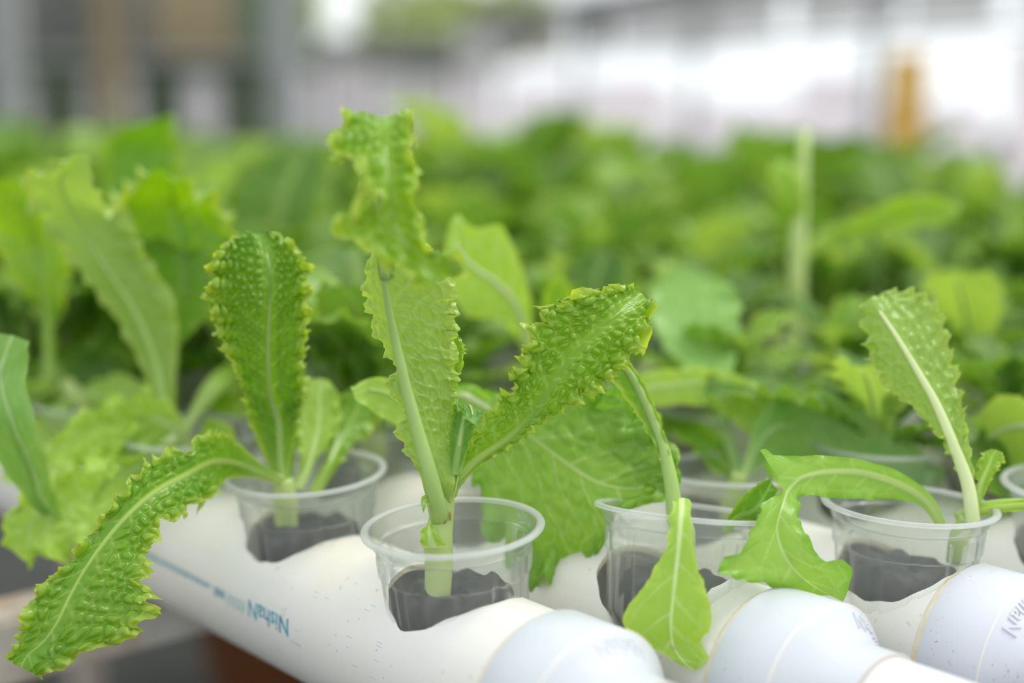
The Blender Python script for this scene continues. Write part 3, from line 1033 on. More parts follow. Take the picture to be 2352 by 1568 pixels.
# --- A: the tall plant in the sharp front cup
pA = plant(locA, 'tallest lettuce in sharp front cup, one leaf curling over at the top')
zs = RIM_Z - 0.0295
add_stem(pA, [at(1003, 1400, 0.622), at(1008, 1300, 0.622), at(1006, 1235, 0.621), at(1014, 1190, 0.620), at(1012, 1150, 0.618), at(1010, 1100, 0.617)], [0.0058, 0.0062, 0.0066, 0.0054, 0.0062, 0.0050])
for px, py, r in [(1001, 1190, 0.0005), (1022, 1192, 0.0005), (1034, 1186, 0.0004)]:
    b = at(px, py, 0.6142)
    v, f = lathe([(0.0001, -0.0020), (r, -0.0012), (r * 1.1, 0.0), (r * 0.8, 0.0014), (0.0001, 0.0022)], 10)
    sc = bpy.data.objects.new('leaf_scar', mesh_from('leaf_scar', np.array(v) + (b - locA), f, M_SCAR))
    link(sc, pA)['label'] = 'brown leaf scar on the stem'
add_leaf(pA, [
    ((995, 1196), (1010, 1196, .6195), (1026, 1196)),
    ((988, 1165), (1009, 1168, .6150), (1032, 1165)),
    ((975, 1130), (1000, 1132, .6118), (1040, 1132)),
    ((962, 1085), (990, 1090, .6105), (1046, 1095)),
    ((906, 1000, .620), (962, 995, .6100), (1044, 1000, .618)),
    ((926, 945, .618), (948, 942, .6095), (1048, 950, .617)),
    ((886, 893, .620), (934, 890, .6090), (1050, 900, .616)),
    ((902, 842, .618), (922, 840, .6080), (1050, 850, .616)),
    ((858, 772, .616), (911, 790, .6070), (1050, 800, .615)),
    ((834, 690, .610), (892, 700, .6030), (1050, 700, .612)),
    ((846, 600, .602), (878, 610, .5970), (1030, 620, .606)),
    ((845, 520, .596), (870, 520, .5930), (960, 530, .598)),
    ((856, 470, .594), (868, 468, .5920), (920, 480, .596)),
], flip=True, nv=210, nu=71, seed=11, cell=0.0046, bump=0.0016, ruffle=0.0026, wave=0.010, teeth=0.09, tooth=0.0046, lat_v=0.9, lat=0.014, rib_r=(0.0036, 0.0006), rib=M_RIB, rib_off=0.45, cup=-0.06,
    label='tall leaf seen from behind, with a thick pale midrib')
add_leaf(pA, [
    ((872, 640), (886, 640, .600), (902, 640)),
    ((836, 460), (878, 450, .590), (940, 450)),
    ((815, 330), (880, 320, .580), (945, 330)),
    ((800, 274), (880, 266, .566), (948, 268)),
    ((757, 345, .550), (882, 290, .552), (948, 296)),
    ((785, 380, .545), (884, 335, .546), (950, 335)),
    ((838, 368, .534), (888, 375, .543), (956, 370)),
    ((812, 415, .533), (892, 410, .541), (960, 410)),
    ((866, 455, .530), (898, 450, .540), (962, 460)),
    ((780, 492, .532), (902, 490, .540), (965, 500)),
    ((792, 545, .533), (910, 525, .540), (968, 524)),
    ((848, 590, .534), (925, 550, .540), (992, 562)),
    ((908, 600, .533), (950, 575, .541), (1020, 597)),
    ((936, 645, .536), (980, 605, .542), (1078, 610)),
    ((985, 664, .540), (1012, 632, .543), (1050, 636)),
], flip=True, nv=250, nu=91, seed=13, cell=0.0044, bump=0.0026, ruffle=0.0092, wave=0.017, teeth=0.06, tooth=0.0050, lobes=0.10, lobe_len=0.012, rib_r=(0.0016, 0.0003), rib=M_RIB, rib_off=1.1, mid_fade=0.35, lumps=0.003,
    label='dark blistered leaf top with a bright frilled edge, curled over')
add_leaf(pA, [
    ((1012, 1140), (1020, 1146, .6200), (1028, 1150)),
    ((1028, 1108), (1040, 1114, .617), (1048, 1122)),
    ((1066, 1035), (1092, 1058, .615), (1104, 1070)),
    ((1110, 960), (1160, 1010, .612), (1186, 1018)),
    ((1165, 890), (1222, 950, .610), (1262, 962)),
    ((1198, 830), (1272, 872, .610), (1335, 918)),
    ((1220, 755), (1318, 812, .611), (1400, 880)),
    ((1258, 702), (1368, 762, .614), (1440, 828)),
    ((1335, 680), (1418, 720, .618), (1478, 778)),
    ((1405, 662), (1455, 692, .624), (1498, 722)),
    ((1452, 655), (1478, 675, .628), (1492, 688)),
], nv=230, nu=91, seed=23, cell=0.0040, bump=0.0030, ruffle=0.0050, wave=0.009, teeth=0.34, tooth=0.0050, rib_r=(0.0034, 0.0003), rib=M_RIB, rib_off=1.2, mid_fade=0.45, net_v=0.42, lobes=0.24, lobe_len=0.010, ramp=(0.7, 1.9), cup=0.10, lumps=0.002, lat=0.011,
    label='blistered bright green leaf leaning out to the right')
add_leaf(pA, [
    ((1030, 1085), (1044, 1090, .610), (1060, 1082)),
    ((1030, 1015), (1054, 1025, .610), (1080, 1015)),
    ((1036, 955), (1064, 968, .612), (1098, 962)),
    ((1042, 924, .613), (1076, 934, .612), (1108, 946, .613)),
    ((1052, 935, .608), (1084, 948, .606), (1106, 962, .607)),
    ((1066, 955, .603), (1086, 972, .603), (1100, 975, .603)),
], mat=M_LEAF_DARK, nv=60, nu=35, seed=31, cell=0.003, bump=0.0009, ruffle=0.0022, wave=0.008, teeth=0.12, tooth=0.003, rib_r=(0.0013, 0.0003), label='small dark curled leaf at the fork')
add_leaf(pA, [
    ((1020, 930), (1028, 935, .620), (1036, 935)),
    ((1020, 880), (1036, 880, .622), (1052, 880)),
    ((1018, 820), (1040, 825, .623), (1066, 830)),
    ((1020, 780), (1040, 782, .624), (1064, 790)),
    ((1024, 755), (1034, 755, .625), (1046, 760)),
], mat=M_LEAF, nv=60, nu=39, seed=33, cell=0.003, bump=0.0010, ruffle=0.0030, wave=0.007, teeth=0.14, tooth=0.003, rib_r=(0.0010, 0.0003), label='narrow frilly leaf edge showing right of the tall leaf')
add_leaf(pA, [
    ((970, 1258, .612), (996, 1258, .612), (1030, 1256, .612)),
    ((964, 1228, .609), (988, 1230, .610), (1012, 1238, .610)),
    ((974, 1208, .608), (986, 1208, .610), (997, 1213, .610)),
    ((984, 1196, .609), (988, 1195, .610), (992, 1197, .610)),
], nv=30, nu=19, seed=37, cell=0.003, bump=0.0005, ruffle=0.0012, wave=0.006, teeth=0.14, tooth=0.003, rib_r=(0.0008, 0.0002), mat=M_LEAF_PALE, label='torn pale leaf stub on the stem')
add_leaf(pA, [
    ((990, 1145, .612), (992, 1150, .613), (994, 1156, .613)),
    ((972, 1138, .610), (978, 1148, .610), (984, 1158, .610)),
    ((966, 1145, .608), (971, 1158, .608), (977, 1166, .608)),
    ((970, 1170, .608), (973, 1176, .608), (976, 1178, .608)),
], nv=24, nu=13, seed=38, cell=0.003, bump=0.0004, ruffle=0.0008, wave=0.006, teeth=0.10, tooth=0.003, rib_r=(0.0006, 0.0002), label='tiny shrivelled leaf tip beside the stem')
add_leaf(pA, [
    ((1030, 1150, .612), (1033, 1152, .613), (1036, 1156, .613)),
    ((1040, 1110, .612), (1046, 1122, .612), (1052, 1132, .612)),
    ((1046, 1085, .613), (1052, 1098, .613), (1056, 1112, .613)),
    ((1050, 1076, .614), (1053, 1082, .614), (1056, 1090, .614)),
], nv=24, nu=13, seed=39, cell=0.003, bump=0.0004, ruffle=0.0008, wave=0.006, teeth=0.12, tooth=0.003, rib_r=(0.0006, 0.0002), label='small toothed leaf beside the stem')

# --- B: second cup of the front pipe
pB = plant(locB, 'lettuce in front pipe second cup, one upright blistered leaf, one leaf drooping left')
add_stem(pB, [at(660, 1235, .712), at(655, 1150, .706), at(652, 1100, .704)], [0.0055, 0.006, 0.0045])
add_leaf(pB, [
    ((640, 1118), (652, 1120, .704), (664, 1116)),
    ((608, 1050), (645, 1055, .703), (668, 1055)),
    ((572, 965), (640, 975, .698), (692, 950)),
    ((556, 900, .685), (622, 910, .687), (702, 890, .690)),
    ((528, 825, .676), (616, 840, .679), (702, 820, .680)),
    ((492, 750, .668), (617, 760, .672), (712, 730, .672)),
    ((474, 680, .664), (620, 690, .668), (712, 670, .668)),
    ((482, 605, .664), (620, 620, .668), (705, 605, .668)),
    ((520, 555, .668), (606, 560, .671), (668, 558, .672)),
    ((565, 535, .674), (592, 536, .675), (618, 540, .676)),
], mat=M_LEAF, nv=210, nu=95, seed=41, cell=0.0034, bump=0.0032, ruffle=0.0058, wave=0.010, teeth=0.20, tooth=0.0042, rib_r=(0.0026, 0.0005), rib_off=0.5, mid_fade=0.8, cup=0.05, label='upright blistered leaf with frilly margin')
add_leaf(pB, [
    ((642, 1120), (654, 1122, .708), (668, 1120)),
    ((606, 1050), (650, 1060, .709), (676, 1050)),
    ((572, 970), (648, 985, .710), (690, 960)),
    ((560, 900), (645, 905, .708), (700, 880)),
    ((570, 850), (640, 850, .706), (695, 840)),
    ((600, 815), (636, 812, .705), (670, 815)),
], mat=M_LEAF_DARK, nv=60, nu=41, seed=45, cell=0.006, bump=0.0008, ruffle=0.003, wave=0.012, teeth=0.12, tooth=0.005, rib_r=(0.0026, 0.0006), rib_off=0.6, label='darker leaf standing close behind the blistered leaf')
add_leaf(pB, [
    ((648, 1116), (652, 1108, .700), (656, 1100)),
    ((590, 1098), (598, 1084, .695), (604, 1066)),
    ((522, 1100), (545, 1064, .686), (545, 1015)),
    ((485, 1130), (490, 1060, .672), (500, 990)),
    ((452, 1160), (430, 1088, .657), (418, 1028)),
    ((405, 1190), (360, 1125, .643), (338, 1058)),
    ((362, 1215), (300, 1175, .633), (278, 1130)),
    ((345, 1280), (242, 1240, .626), (205, 1225)),
    ((340, 1345), (196, 1305, .620), (140, 1305)),
    ((362, 1395), (160, 1370, .616), (72, 1365)),
    ((305, 1460), (130, 1430, .612), (50, 1418)),
    ((210, 1500), (100, 1472, .610), (45, 1470)),
    ((122, 1542), (62, 1506, .608), (18, 1502)),
    ((100, 1558), (48, 1532, .607), (20, 1520)),
], mat=M_LEAF, nv=270, nu=95, seed=57, cell=0.0050, bump=0.0022, ruffle=0.0058, wave=0.012, teeth=0.24, tooth=0.0062, rib_r=(0.0024, 0.0002), rib=M_RIB_PALE, rib_off=1.25, lumps=0.0020, lobes=0.16, lobe_len=0.016, label='sharp bright green leaf drooping far to the lower left')
add_leaf(pB, [
    ((672, 1118), (684, 1122, .712), (696, 1118)),
    ((690, 1060), (712, 1064, .716), (726, 1062)),
    ((674, 985), (728, 1000, .722), (776, 990)),
    ((672, 920), (735, 940, .728), (782, 950)),
    ((690, 885), (735, 895, .732), (775, 900)),
    ((720, 868), (738, 868, .735), (755, 872)),
], mat=M_LEAF_PALE, nv=60, nu=35, seed=61, cell=0.006, bump=0.0006, ruffle=0.0024, rib_r=(0.0020, 0.0004), rib=M_RIB_PALE, label='pale upright leaf at the back of the plant')
add_leaf(pB, [
    ((708, 1128), (722, 1130, .714), (736, 1126)),
    ((744, 1060), (758, 1066, .722), (780, 1066)),
    ((760, 1000), (785, 1010, .735), (812, 1020)),
    ((770, 950), (815, 950, .745), (855, 990)),
    ((790, 900), (840, 900, .750), (880, 940)),
    ((850, 880), (872, 885, .752), (885, 900)),
], mat=M_LEAF, nv=60, nu=35, seed=67, cell=0.006, bump=0.0007, ruffle=0.003, rib_r=(0.0026, 0.0005), label='leaf leaning right at the back of the plant')

# --- C: second cup of the second pipe, the big leaf behind the front cup
pC = plant(locC, 'lettuce with a big drooping leaf hanging behind the sharp front cup')
add_stem(pC, [pipe_at(1, 0.535, RIM_Z - 0.05), pipe_at(1, 0.535, RIM_Z - 0.02), pipe_at(1, 0.536, RIM_Z + 0.01)], [0.0075, 0.008, 0.006])
add_leaf(pC, [
    ((1112, 1060), (1122, 1066, .738), (1132, 1070)),
    ((1060, 985), (1068, 990, .732), (1078, 998)),
    ((1036, 905), (1036, 925, .718), (1040, 945)),
    ((1068, 880), (1056, 905, .705), (1048, 950)),
    ((1132, 900), (1112, 932, .694), (1075, 1065)),
    ((1232, 915), (1180, 975, .685), (1108, 1190)),
    ((1332, 895), (1245, 1020, .678), (1180, 1300)),
    ((1412, 898), (1310, 1068, .673), (1245, 1345)),
    ((1480, 940), (1370, 1105, .669), (1330, 1325)),
    ((1508, 1000), (1425, 1120, .667), (1392, 1240)),
    ((1538, 1045), (1475, 1120, .665), (1432, 1178)),
    ((1558, 1085), (1520, 1112, .664), (1496, 1150)),
    ((1558, 1110), (1545, 1120, .664), (1534, 1148)),
], mat=M_LEAF_MID, nv=190, nu=91, seed=71, cell=0.0075, bump=0.0020, ruffle=0.0060, wave=0.021, teeth=0.05, tooth=0.012, rib_r=(0.0024, 0.0003), rib=M_RIB_PALE, rib_off=0.8, lumps=0.0035, lobes=0.20, lobe_len=0.017, lat=0.018, lat_v=0.8, label='big soft-lobed leaf drooping to the right')
add_leaf(pC, [
    ((1125, 1055), (1132, 1060, .742), (1140, 1066)),
    ((1222, 930), (1230, 945, .715), (1240, 965)),
    ((1320, 890), (1318, 930, .695), (1310, 985)),
    ((1420, 880), (1400, 940, .682), (1370, 1010)),
    ((1490, 930), (1460, 985, .674), (1430, 1050)),
    ((1530, 1000), (1500, 1045, .669), (1455, 1100)),
    ((1562, 1065), (1530, 1095, .666), (1495, 1135)),
    ((1556, 1130), (1540, 1138, .665), (1522, 1150)),
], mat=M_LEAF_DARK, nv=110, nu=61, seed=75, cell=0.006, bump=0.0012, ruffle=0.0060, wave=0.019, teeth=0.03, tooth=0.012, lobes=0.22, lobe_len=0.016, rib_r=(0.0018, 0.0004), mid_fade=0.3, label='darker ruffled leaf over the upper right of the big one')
add_leaf(pC, [
    ((1092, 1040), (1104, 1044, .735), (1112, 1050)),
    ((1010, 985), (1006, 1000, .712), (1008, 1012)),
    ((952, 905), (945, 935, .698), (935, 985)),
    ((900, 868), (890, 905, .690), (880, 960)),
    ((850, 868), (845, 895, .684), (842, 935)),
    ((806, 890), (812, 905, .680), (815, 918)),
], mat=M_LEAF_PALE, nv=60, nu=41, seed=73, cell=0.006, bump=0.0006, ruffle=0.003, wave=0.014, rib_r=(0.0026, 0.0005), label='light green leaf pointing left behind the tall leaf')
add_leaf(pC, [
    ((1150, 1050), (1150, 1060, .745), (1152, 1070)),
    ((1300, 940), (1310, 955, .765), (1320, 970)),
    ((1450, 865), (1470, 895, .775), (1480, 935)),
    ((1560, 845), (1570, 880, .775), (1580, 930)),
    ((1650, 850), (1660, 882, .77), (1640, 935)),
    ((1735, 880), (1722, 905, .765), (1665, 960)),
    ((1788, 935), (1755, 945, .76), (1700, 980)),
    ((1785, 985), (1760, 985, .758), (1730, 1000)),
], mat=M_LEAF_PALE, nv=70, nu=35, seed=79, cell=0.008, bump=0.0005, ruffle=0.003, wave=0.02, teeth=0.03, rib_r=(0.0018, 0.0004), label='soft arched leaf reaching right over the back cup')

# --- D: tilted cup
pD = plant(locD, 'lettuce in the tilted cup, pale leaf hanging over the front')
add_stem(pD, [at(1572, 1275, .648), at(1570, 1220, .645), at(1562, 1180, .643)], [0.005, 0.0052, 0.004])
add_leaf(pD, [
    ((1540, 1195), (1552, 1196, .645), (1562, 1196)),
    ((1530, 1100), (1540, 1098, .648), (1550, 1090)),
    ((1496, 1010), (1514, 1000, .650), (1524, 990)),
    ((1448, 930), (1476, 912, .648), (1490, 900)),
    ((1405, 880), (1440, 850, .644), (1452, 838)),
    ((1370, 860), (1400, 822, .640), (1412, 800)),
    ((1340, 830), (1360, 805, .640), (1372, 795)),
], mat=M_LEAF, nv=70, nu=31, seed=83, cell=0.006, bump=0.0006, ruffle=0.002, rib_r=(0.0028, 0.0012), rib=M_RIB, rib_off=0.2, label='arching stalk with a narrow leaf behind the blistered leaf')
add_leaf(pD, [
    ((1562, 1200), (1572, 1202, .640), (1582, 1200)),
    ((1556, 1150), (1566, 1150, .620), (1578, 1150)),
    ((1548, 1150), (1566, 1146, .604), (1586, 1150)),
    ((1540, 1185), (1564, 1182, .595), (1588, 1185)),
    ((1534, 1240), (1560, 1240, .591), (1592, 1240)),
    ((1504, 1310), (1553, 1310, .590), (1606, 1310)),
    ((1458, 1370), (1546, 1370, .590), (1628, 1375)),
    ((1432, 1435), (1541, 1430, .591), (1634, 1425)),
    ((1490, 1480), (1546, 1482, .593), (1612, 1470)),
    ((1552, 1520), (1572, 1522, .592), (1620, 1510)),
    ((1582, 1536), (1592, 1538, .592), (1604, 1534)),
], flip=True, mat=M_LEAF_PALE, nv=130, nu=51, seed=89, cell=0.007, bump=0.0005, ruffle=0.0012, wave=0.02, teeth=0.09, tooth=0.011, rib_r=(0.0015, 0.0003), rib=M_RIB_PALE, rib_off=0.8, lumps=0.0012, lat=0.014, net_v=0.10, label='pale yellow-green leaf hanging over the cup rim')
add_leaf(pD, [
    ((1660, 1215), (1664, 1222, .655), (1668, 1228)),
    ((1675, 1180), (1695, 1188, .652), (1705, 1200)),
    ((1700, 1145), (1735, 1170, .650), (1745, 1195)),
    ((1728, 1120), (1755, 1140, .652), (1780, 1165)),
    ((1762, 1095), (1772, 1108, .655), (1782, 1125)),
], mat=M_LEAF_DARK, nv=60, nu=31, seed=97, cell=0.006, bump=0.0004, ruffle=0.004, wave=0.02, teeth=0.05, rib_r=(0.0012, 0.0003), label='small dark twisted leaf behind the rim')

# --- E: right cup on the third pipe
pE = plant(locE, 'lettuce in right cup on third pipe, straight upright leaf and one arching left')
add_stem(pE, [at(2195, 1290, .668), at(2205, 1235, .664), at(2226, 1190, .660)], [0.0045, 0.005, 0.0045])
add_leaf(pE, [
    ((2222, 1205), (2232, 1205, .655), (2242, 1202)),
    ((2206, 1110), (2220, 1112, .654), (2238, 1100)),
    ((2172, 1025), (2192, 1030, .656), (2222, 985)),
    ((2098, 940, .664), (2150, 930, .660), (2208, 885, .664)),
    ((2028, 885, .668), (2105, 850, .664), (2182, 785, .669)),
    ((1992, 812, .674), (2060, 775, .669), (2155, 705, .676)),
    ((1980, 735, .680), (2020, 715, .675), (2095, 662, .682)),
    ((1984, 690, .681), (1998, 684, .679), (2030, 668, .682)),
], flip=True, nv=140, nu=51, seed=101, cell=0.0055, bump=0.0020, ruffle=0.0040, wave=0.009, teeth=0.12, tooth=0.0042, rib_r=(0.0030, 0.0006), rib=M_RIB_PALE, rib_off=0.6, cup=-0.05, label='upright leaf seen from behind with a thick pale midrib')
add_leaf(pE, [
    ((2234, 1165), (2242, 1168, .656), (2250, 1165)),
    ((2240, 1110), (2252, 1115, .657), (2272, 1110)),
    ((2244, 1068), (2268, 1075, .659), (2294, 1072)),
    ((2256, 1040), (2280, 1046, .661), (2306, 1052)),
    ((2278, 1032), (2288, 1033, .662), (2298, 1036)),
], nv=50, nu=31, seed=103, cell=0.003, bump=0.0008, ruffle=0.0018, wave=0.007, teeth=0.16, tooth=0.003, rib_r=(0.0012, 0.0003), label='small frilly leaf beside the main midrib')
add_leaf(pE, [
    ((2155, 1212), (2166, 1208, .660), (2174, 1202)),
    ((2110, 1160), (2126, 1150, .656), (2142, 1140)),
    ((2042, 1146), (2062, 1110, .650), (2075, 1088)),
    ((1970, 1146), (1982, 1086, .643), (1990, 1058)),
    ((1900, 1142), (1902, 1082, .636), (1895, 1046)),
    ((1850, 1138), (1848, 1094, .630), (1822, 1046)),
    ((1836, 1146), (1826, 1108, .626), (1740, 1036, .616)),
    ((1830, 1160), (1806, 1132, .622), (1790, 1112, .620)),
    ((1838, 1188), (1792, 1172, .614), (1754, 1166, .604)),
    ((1852, 1232), (1783, 1215, .610), (1718, 1240, .597)),
    ((1895, 1288), (1800, 1270, .608), (1648, 1312, .592)),
    ((1955, 1302), (1830, 1315, .610), (1735, 1340, .598)),
    ((1950, 1350), (1870, 1346, .613), (1805, 1358)),
    ((1938, 1382), (1908, 1368, .613), (1880, 1366)),
], mat=M_LEAF_MID, nv=150, nu=57, seed=107, cell=0.009, bump=0.0004, ruffle=0.0022, wave=0.022, teeth=0.02, tooth=0.012, rib_r=(0.0022, 0.0003), rib=M_RIB, rib_off=0.9, lumps=0.0015, lat=0.016, label='smooth leaf arching left and twisting down')
add_leaf(pE, [
    ((2196, 1196), (2200, 1200, .662), (2206, 1206)),
    ((2258, 1160), (2262, 1170, .655), (2268, 1180)),
    ((2340, 1146), (2345, 1158, .648), (2348, 1172)),
    ((2440, 1140), (2445, 1160, .645), (2448, 1180)),
    ((2540, 1170), (2535, 1190, .645), (2525, 1210)),
], nv=50, nu=21, seed=109, cell=0.007, bump=0.0003, ruffle=0.001, teeth=0.02, rib_r=(0.003, 0.0008), label='leaf stalk leaning out of frame to the right')

# --- H: third cup of the third pipe, the two pale leaves behind
pH = plant(locH, 'blurred lettuce with a broad pale leaf right of the tallest leaf')
add_stem(pH, [pipe_at(2, .578, RIM_Z - .05), pipe_at(2, .578, RIM_Z - .02), pipe_at(2, .578, RIM_Z + .015)], [0.0075, 0.008, 0.006])
add_leaf(pH, [
    ((1200, 930), (1208, 932, .850), (1216, 930)),
    ((1206, 820), (1215, 822, .835), (1226, 818)),
    ((1150, 735), (1190, 710, .815), (1218, 690)),
    ((1080, 728), (1140, 650, .800), (1190, 590)),
    ((1030, 670), (1090, 615, .790), (1150, 520)),
    ((1020, 590), (1052, 575, .785), (1090, 520)),
    ((1034, 505), (1040, 505, .783), (1050, 490)),
], mat=M_LEAF_PALE, nv=60, nu=37, seed=113, cell=0.009, bump=0.0004, ruffle=0.0025, wave=0.03, teeth=0.04, tooth=0.02, rib_r=(0.0028, 0.0008), rib=M_RIB_PALE, rib_off=0, label='broad pale leaf with a notched tip')
add_leaf(pH, [
    ((1225, 920), (1230, 922, .845), (1238, 920)),
    ((1255, 800), (1268, 800, .815), (1285, 800)),
    ((1246, 700), (1276, 705, .80), (1320, 700)),
    ((1262, 655), (1286, 658, .795), (1308, 660)),
    ((1288, 628), (1293, 628, .792), (1298, 632)),
], mat=M_LEAF, nv=50, nu=25, seed=115, cell=0.008, bump=0.0005, ruffle=0.0015, wave=0.02, teeth=0.03, rib_r=(0.002, 0.0006), label='narrow pointed leaf behind the blistered leaf')
add_leaf(pH, [
    ((1195, 925), (1204, 928, .855), (1212, 930)),
    ((1060, 850), (1075, 870, .86), (1090, 895)),
    ((960, 760), (985, 790, .87), (1000, 850)),
    ((1000, 720), (1020, 740, .88), (1045, 800)),
], mat=M_LEAF_DARK, nv=50, nu=25, seed=116, cell=0.008, bump=0.0005, ruffle=0.003, wave=0.02, label='darker leaf low behind the tall leaf')

# --- T and S: third and fourth cups of the front pipe
pT = plant(locT, 'big blurred frilly lettuce at left, third along the front pipe')
add_stem(pT, [pipe_at(0, .694, RIM_Z - .05), pipe_at(0, .694, RIM_Z - .02), at(400, 975, .80)], [0.006, 0.0065, 0.005])
add_leaf(pT, [
    ((368, 960), (380, 965, .80), (394, 960)),
    ((318, 830), (362, 845, .80), (408, 800)),
    ((240, 700), (310, 715, .795), (400, 690)),
    ((150, 590), (235, 600, .79), (340, 590)),
    ((75, 480), (165, 480, .785), (290, 500)),
    ((60, 420, .77), (140, 415, .775), (235, 470, .77)),
    ((90, 400, .76), (165, 380, .765), (215, 430, .76)),
    ((150, 360, .758), (185, 355, .76), (205, 360, .76)),
], flip=True, mat=M_LEAF, nv=80, nu=51, seed=121, cell=0.008, bump=0.0008, ruffle=0.0065, wave=0.017, teeth=0.14, tooth=0.007, mid_fade=0.4, rib_r=(0.0020, 0.0003), label='tall leaf leaning left with a frilled top')
add_leaf(pT, [
    ((374, 960), (388, 965, .81), (402, 960)),
    ((360, 800), (398, 800, .82), (420, 790)),
    ((320, 660), (430, 680, .825), (520, 690)),
    ((290, 540), (430, 560, .825), (560, 600)),
    ((250, 470), (400, 460, .82), (540, 520)),
    ((300, 420, .80), (390, 420, .805), (480, 440, .80)),
    ((340, 385, .79), (370, 390, .79), (420, 420, .79)),
], mat=M_LEAF, nv=80, nu=51, seed=123, cell=0.006, bump=0.0016, ruffle=0.0075, wave=0.017, teeth=0.14, tooth=0.006, mid_fade=0.4, rib_r=(0.0026, 0.0003), label='tall blistered leaf facing the front')
add_leaf(pT, [
    ((440, 985), (430, 1000, .79), (428, 1012)),
    ((380, 915), (350, 960, .780), (340, 1040)),
    ((330, 905), (280, 960, .770), (270, 1060)),
    ((220, 930), (200, 980, .762), (210, 1080)),
    ((150, 980), (150, 1020, .756), (170, 1080)),
    ((105, 1030), (110, 1045, .752), (125, 1070)),
], flip=True, mat=M_LEAF_PALE, nv=90, nu=55, seed=125, cell=0.006, bump=0.0012, ruffle=0.008, wave=0.018, teeth=0.16, tooth=0.008, lobes=0.2, mid_fade=0.4, rib_r=(0.0018, 0.0003), label='low frilly leaf spreading left')
add_leaf(pT, [
    ((420, 1010), (415, 1015, .785), (412, 1022)),
    ((330, 1030), (320, 1070, .760), (310, 1140)),
    ((240, 1060), (235, 1110, .742), (280, 1230)),
    ((150, 1080), (150, 1150, .730), (220, 1265)),
    ((60, 1120), (85, 1190, .724), (130, 1280)),
    ((15, 1190), (45, 1230, .720), (80, 1290)),
    ((5, 1250), (30, 1265, .718), (60, 1292)),
], flip=True, mat=M_LEAF_PALE, nv=90, nu=55, seed=127, cell=0.007, bump=0.0010, ruffle=0.008, wave=0.02, teeth=0.14, tooth=0.009, lobes=0.2, mid_fade=0.5, rib_r=(0.0018, 0.0003), label='leaf hanging below the pipe at lower left')
add_leaf(pT, [
    ((452, 1000), (446, 1008, .79), (440, 1014)),
    ((480, 960), (470, 990, .775), (452, 1020)),
    ((540, 985), (510, 1010, .76), (470, 1045)),
    ((538, 1020), (520, 1040, .75), (490, 1060)),
], mat=M_LEAF, nv=40, nu=31, seed=129, cell=0.006, bump=0.0010, ruffle=0.003, wave=0.02, teeth=0.08, rib_r=(0.002, 0.0005), label='short leaf lying towards the second cup')
pS = plant(locS, 'blurred lettuce at the left edge, fourth along the front pipe')
add_stem(pS, [pipe_at(0, .809, RIM_Z - .05), pipe_at(0, .809, RIM_Z - .02), at(150, 880, .885)], [0.006, 0.0065, 0.005])
add_leaf(pS, [
    ((95, 900), (110, 905, .88), (126, 900)),
    ((92, 760), (108, 765, .88), (128, 760)),
    ((30, 640), (98, 660, .875), (160, 640)),
    ((-30, 520), (80, 540, .87), (150, 530)),
    ((-40, 450), (40, 450, .86), (110, 460)),
    ((-20, 410), (10, 410, .855), (50, 415)),
], mat=M_LEAF, nv=60, nu=41, seed=131, cell=0.008, bump=0.0012, ruffle=0.006, wave=0.02, rib_r=(0.003, 0.0005), mid_fade=0.6, label='upright leaf with a pale stalk near the left edge')
add_leaf(pT, [
    ((410, 1010), (404, 1008, .79), (398, 1004)),
    ((296, 1110), (285, 1106, .772), (274, 1100)),
    ((176, 1195), (160, 1192, .742), (144, 1186)),
    ((132, 1160), (104, 1156, .720), (76, 1164)),
    ((112, 1080), (72, 1070, .705), (16, 1085)),
    ((88, 980), (30, 970, .69), (-60, 960)),
    ((60, 870), (0, 860, .69), (-70, 850)),
    ((70, 785), (30, 770, .69), (-40, 760)),
], flip=True, mat=M_LEAF_BLUE, nv=50, nu=31, seed=133, cell=0.009, bump=0.0003, ruffle=0.002, wave=0.03, teeth=0.02, rib_r=(0.0028, 0.0008), rib=M_RIB_PALE, label='smooth bluish leaf cut by the left edge')
add_leaf(pS, [
    ((150, 890), (160, 895, .89), (170, 890)),
    ((250, 700), (300, 720, .98), (340, 740)),
    ((240, 480), (330, 480, 1.0), (400, 500)),
    ((240, 330), (330, 340, 1.0), (410, 330)),
    ((280, 290), (330, 280, .99), (400, 265)),
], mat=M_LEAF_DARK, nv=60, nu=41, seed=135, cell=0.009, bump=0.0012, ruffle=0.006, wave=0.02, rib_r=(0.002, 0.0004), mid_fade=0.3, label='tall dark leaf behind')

for rows, sd, lb in [
    ([((150, 905), (156, 905, .888), (164, 905)), ((110, 880), (100, 900, .87), (95, 925)), ((40, 880), (30, 920, .85), (30, 970)), ((-30, 930), (-30, 960, .83), (-20, 1010))], 161, 'low leaf spreading left'),
    ([((170, 900), (166, 906, .885), (160, 912)), ((260, 860), (250, 900, .86), (235, 940)), ((330, 880), (310, 930, .845), (280, 985)), ((360, 960), (335, 990, .83), (300, 1010))], 162, 'low leaf spreading right'),
    ([((150, 910), (158, 912, .88), (166, 914)), ((80, 960), (110, 985, .85), (160, 1000)), ((10, 1010), (60, 1060, .82), (130, 1085)), ((0, 1100), (40, 1120, .80), (90, 1130))], 163, 'low leaf drooping forward')]:
    add_leaf(pS, rows, mat=M_LEAF_PALE if sd != 161 else M_LEAF, nv=50, nu=35, seed=sd, cell=0.007, bump=0.0012, ruffle=0.006, wave=0.018, teeth=0.12, tooth=0.008, lobes=0.15, mid_fade=0.4, label=lb)
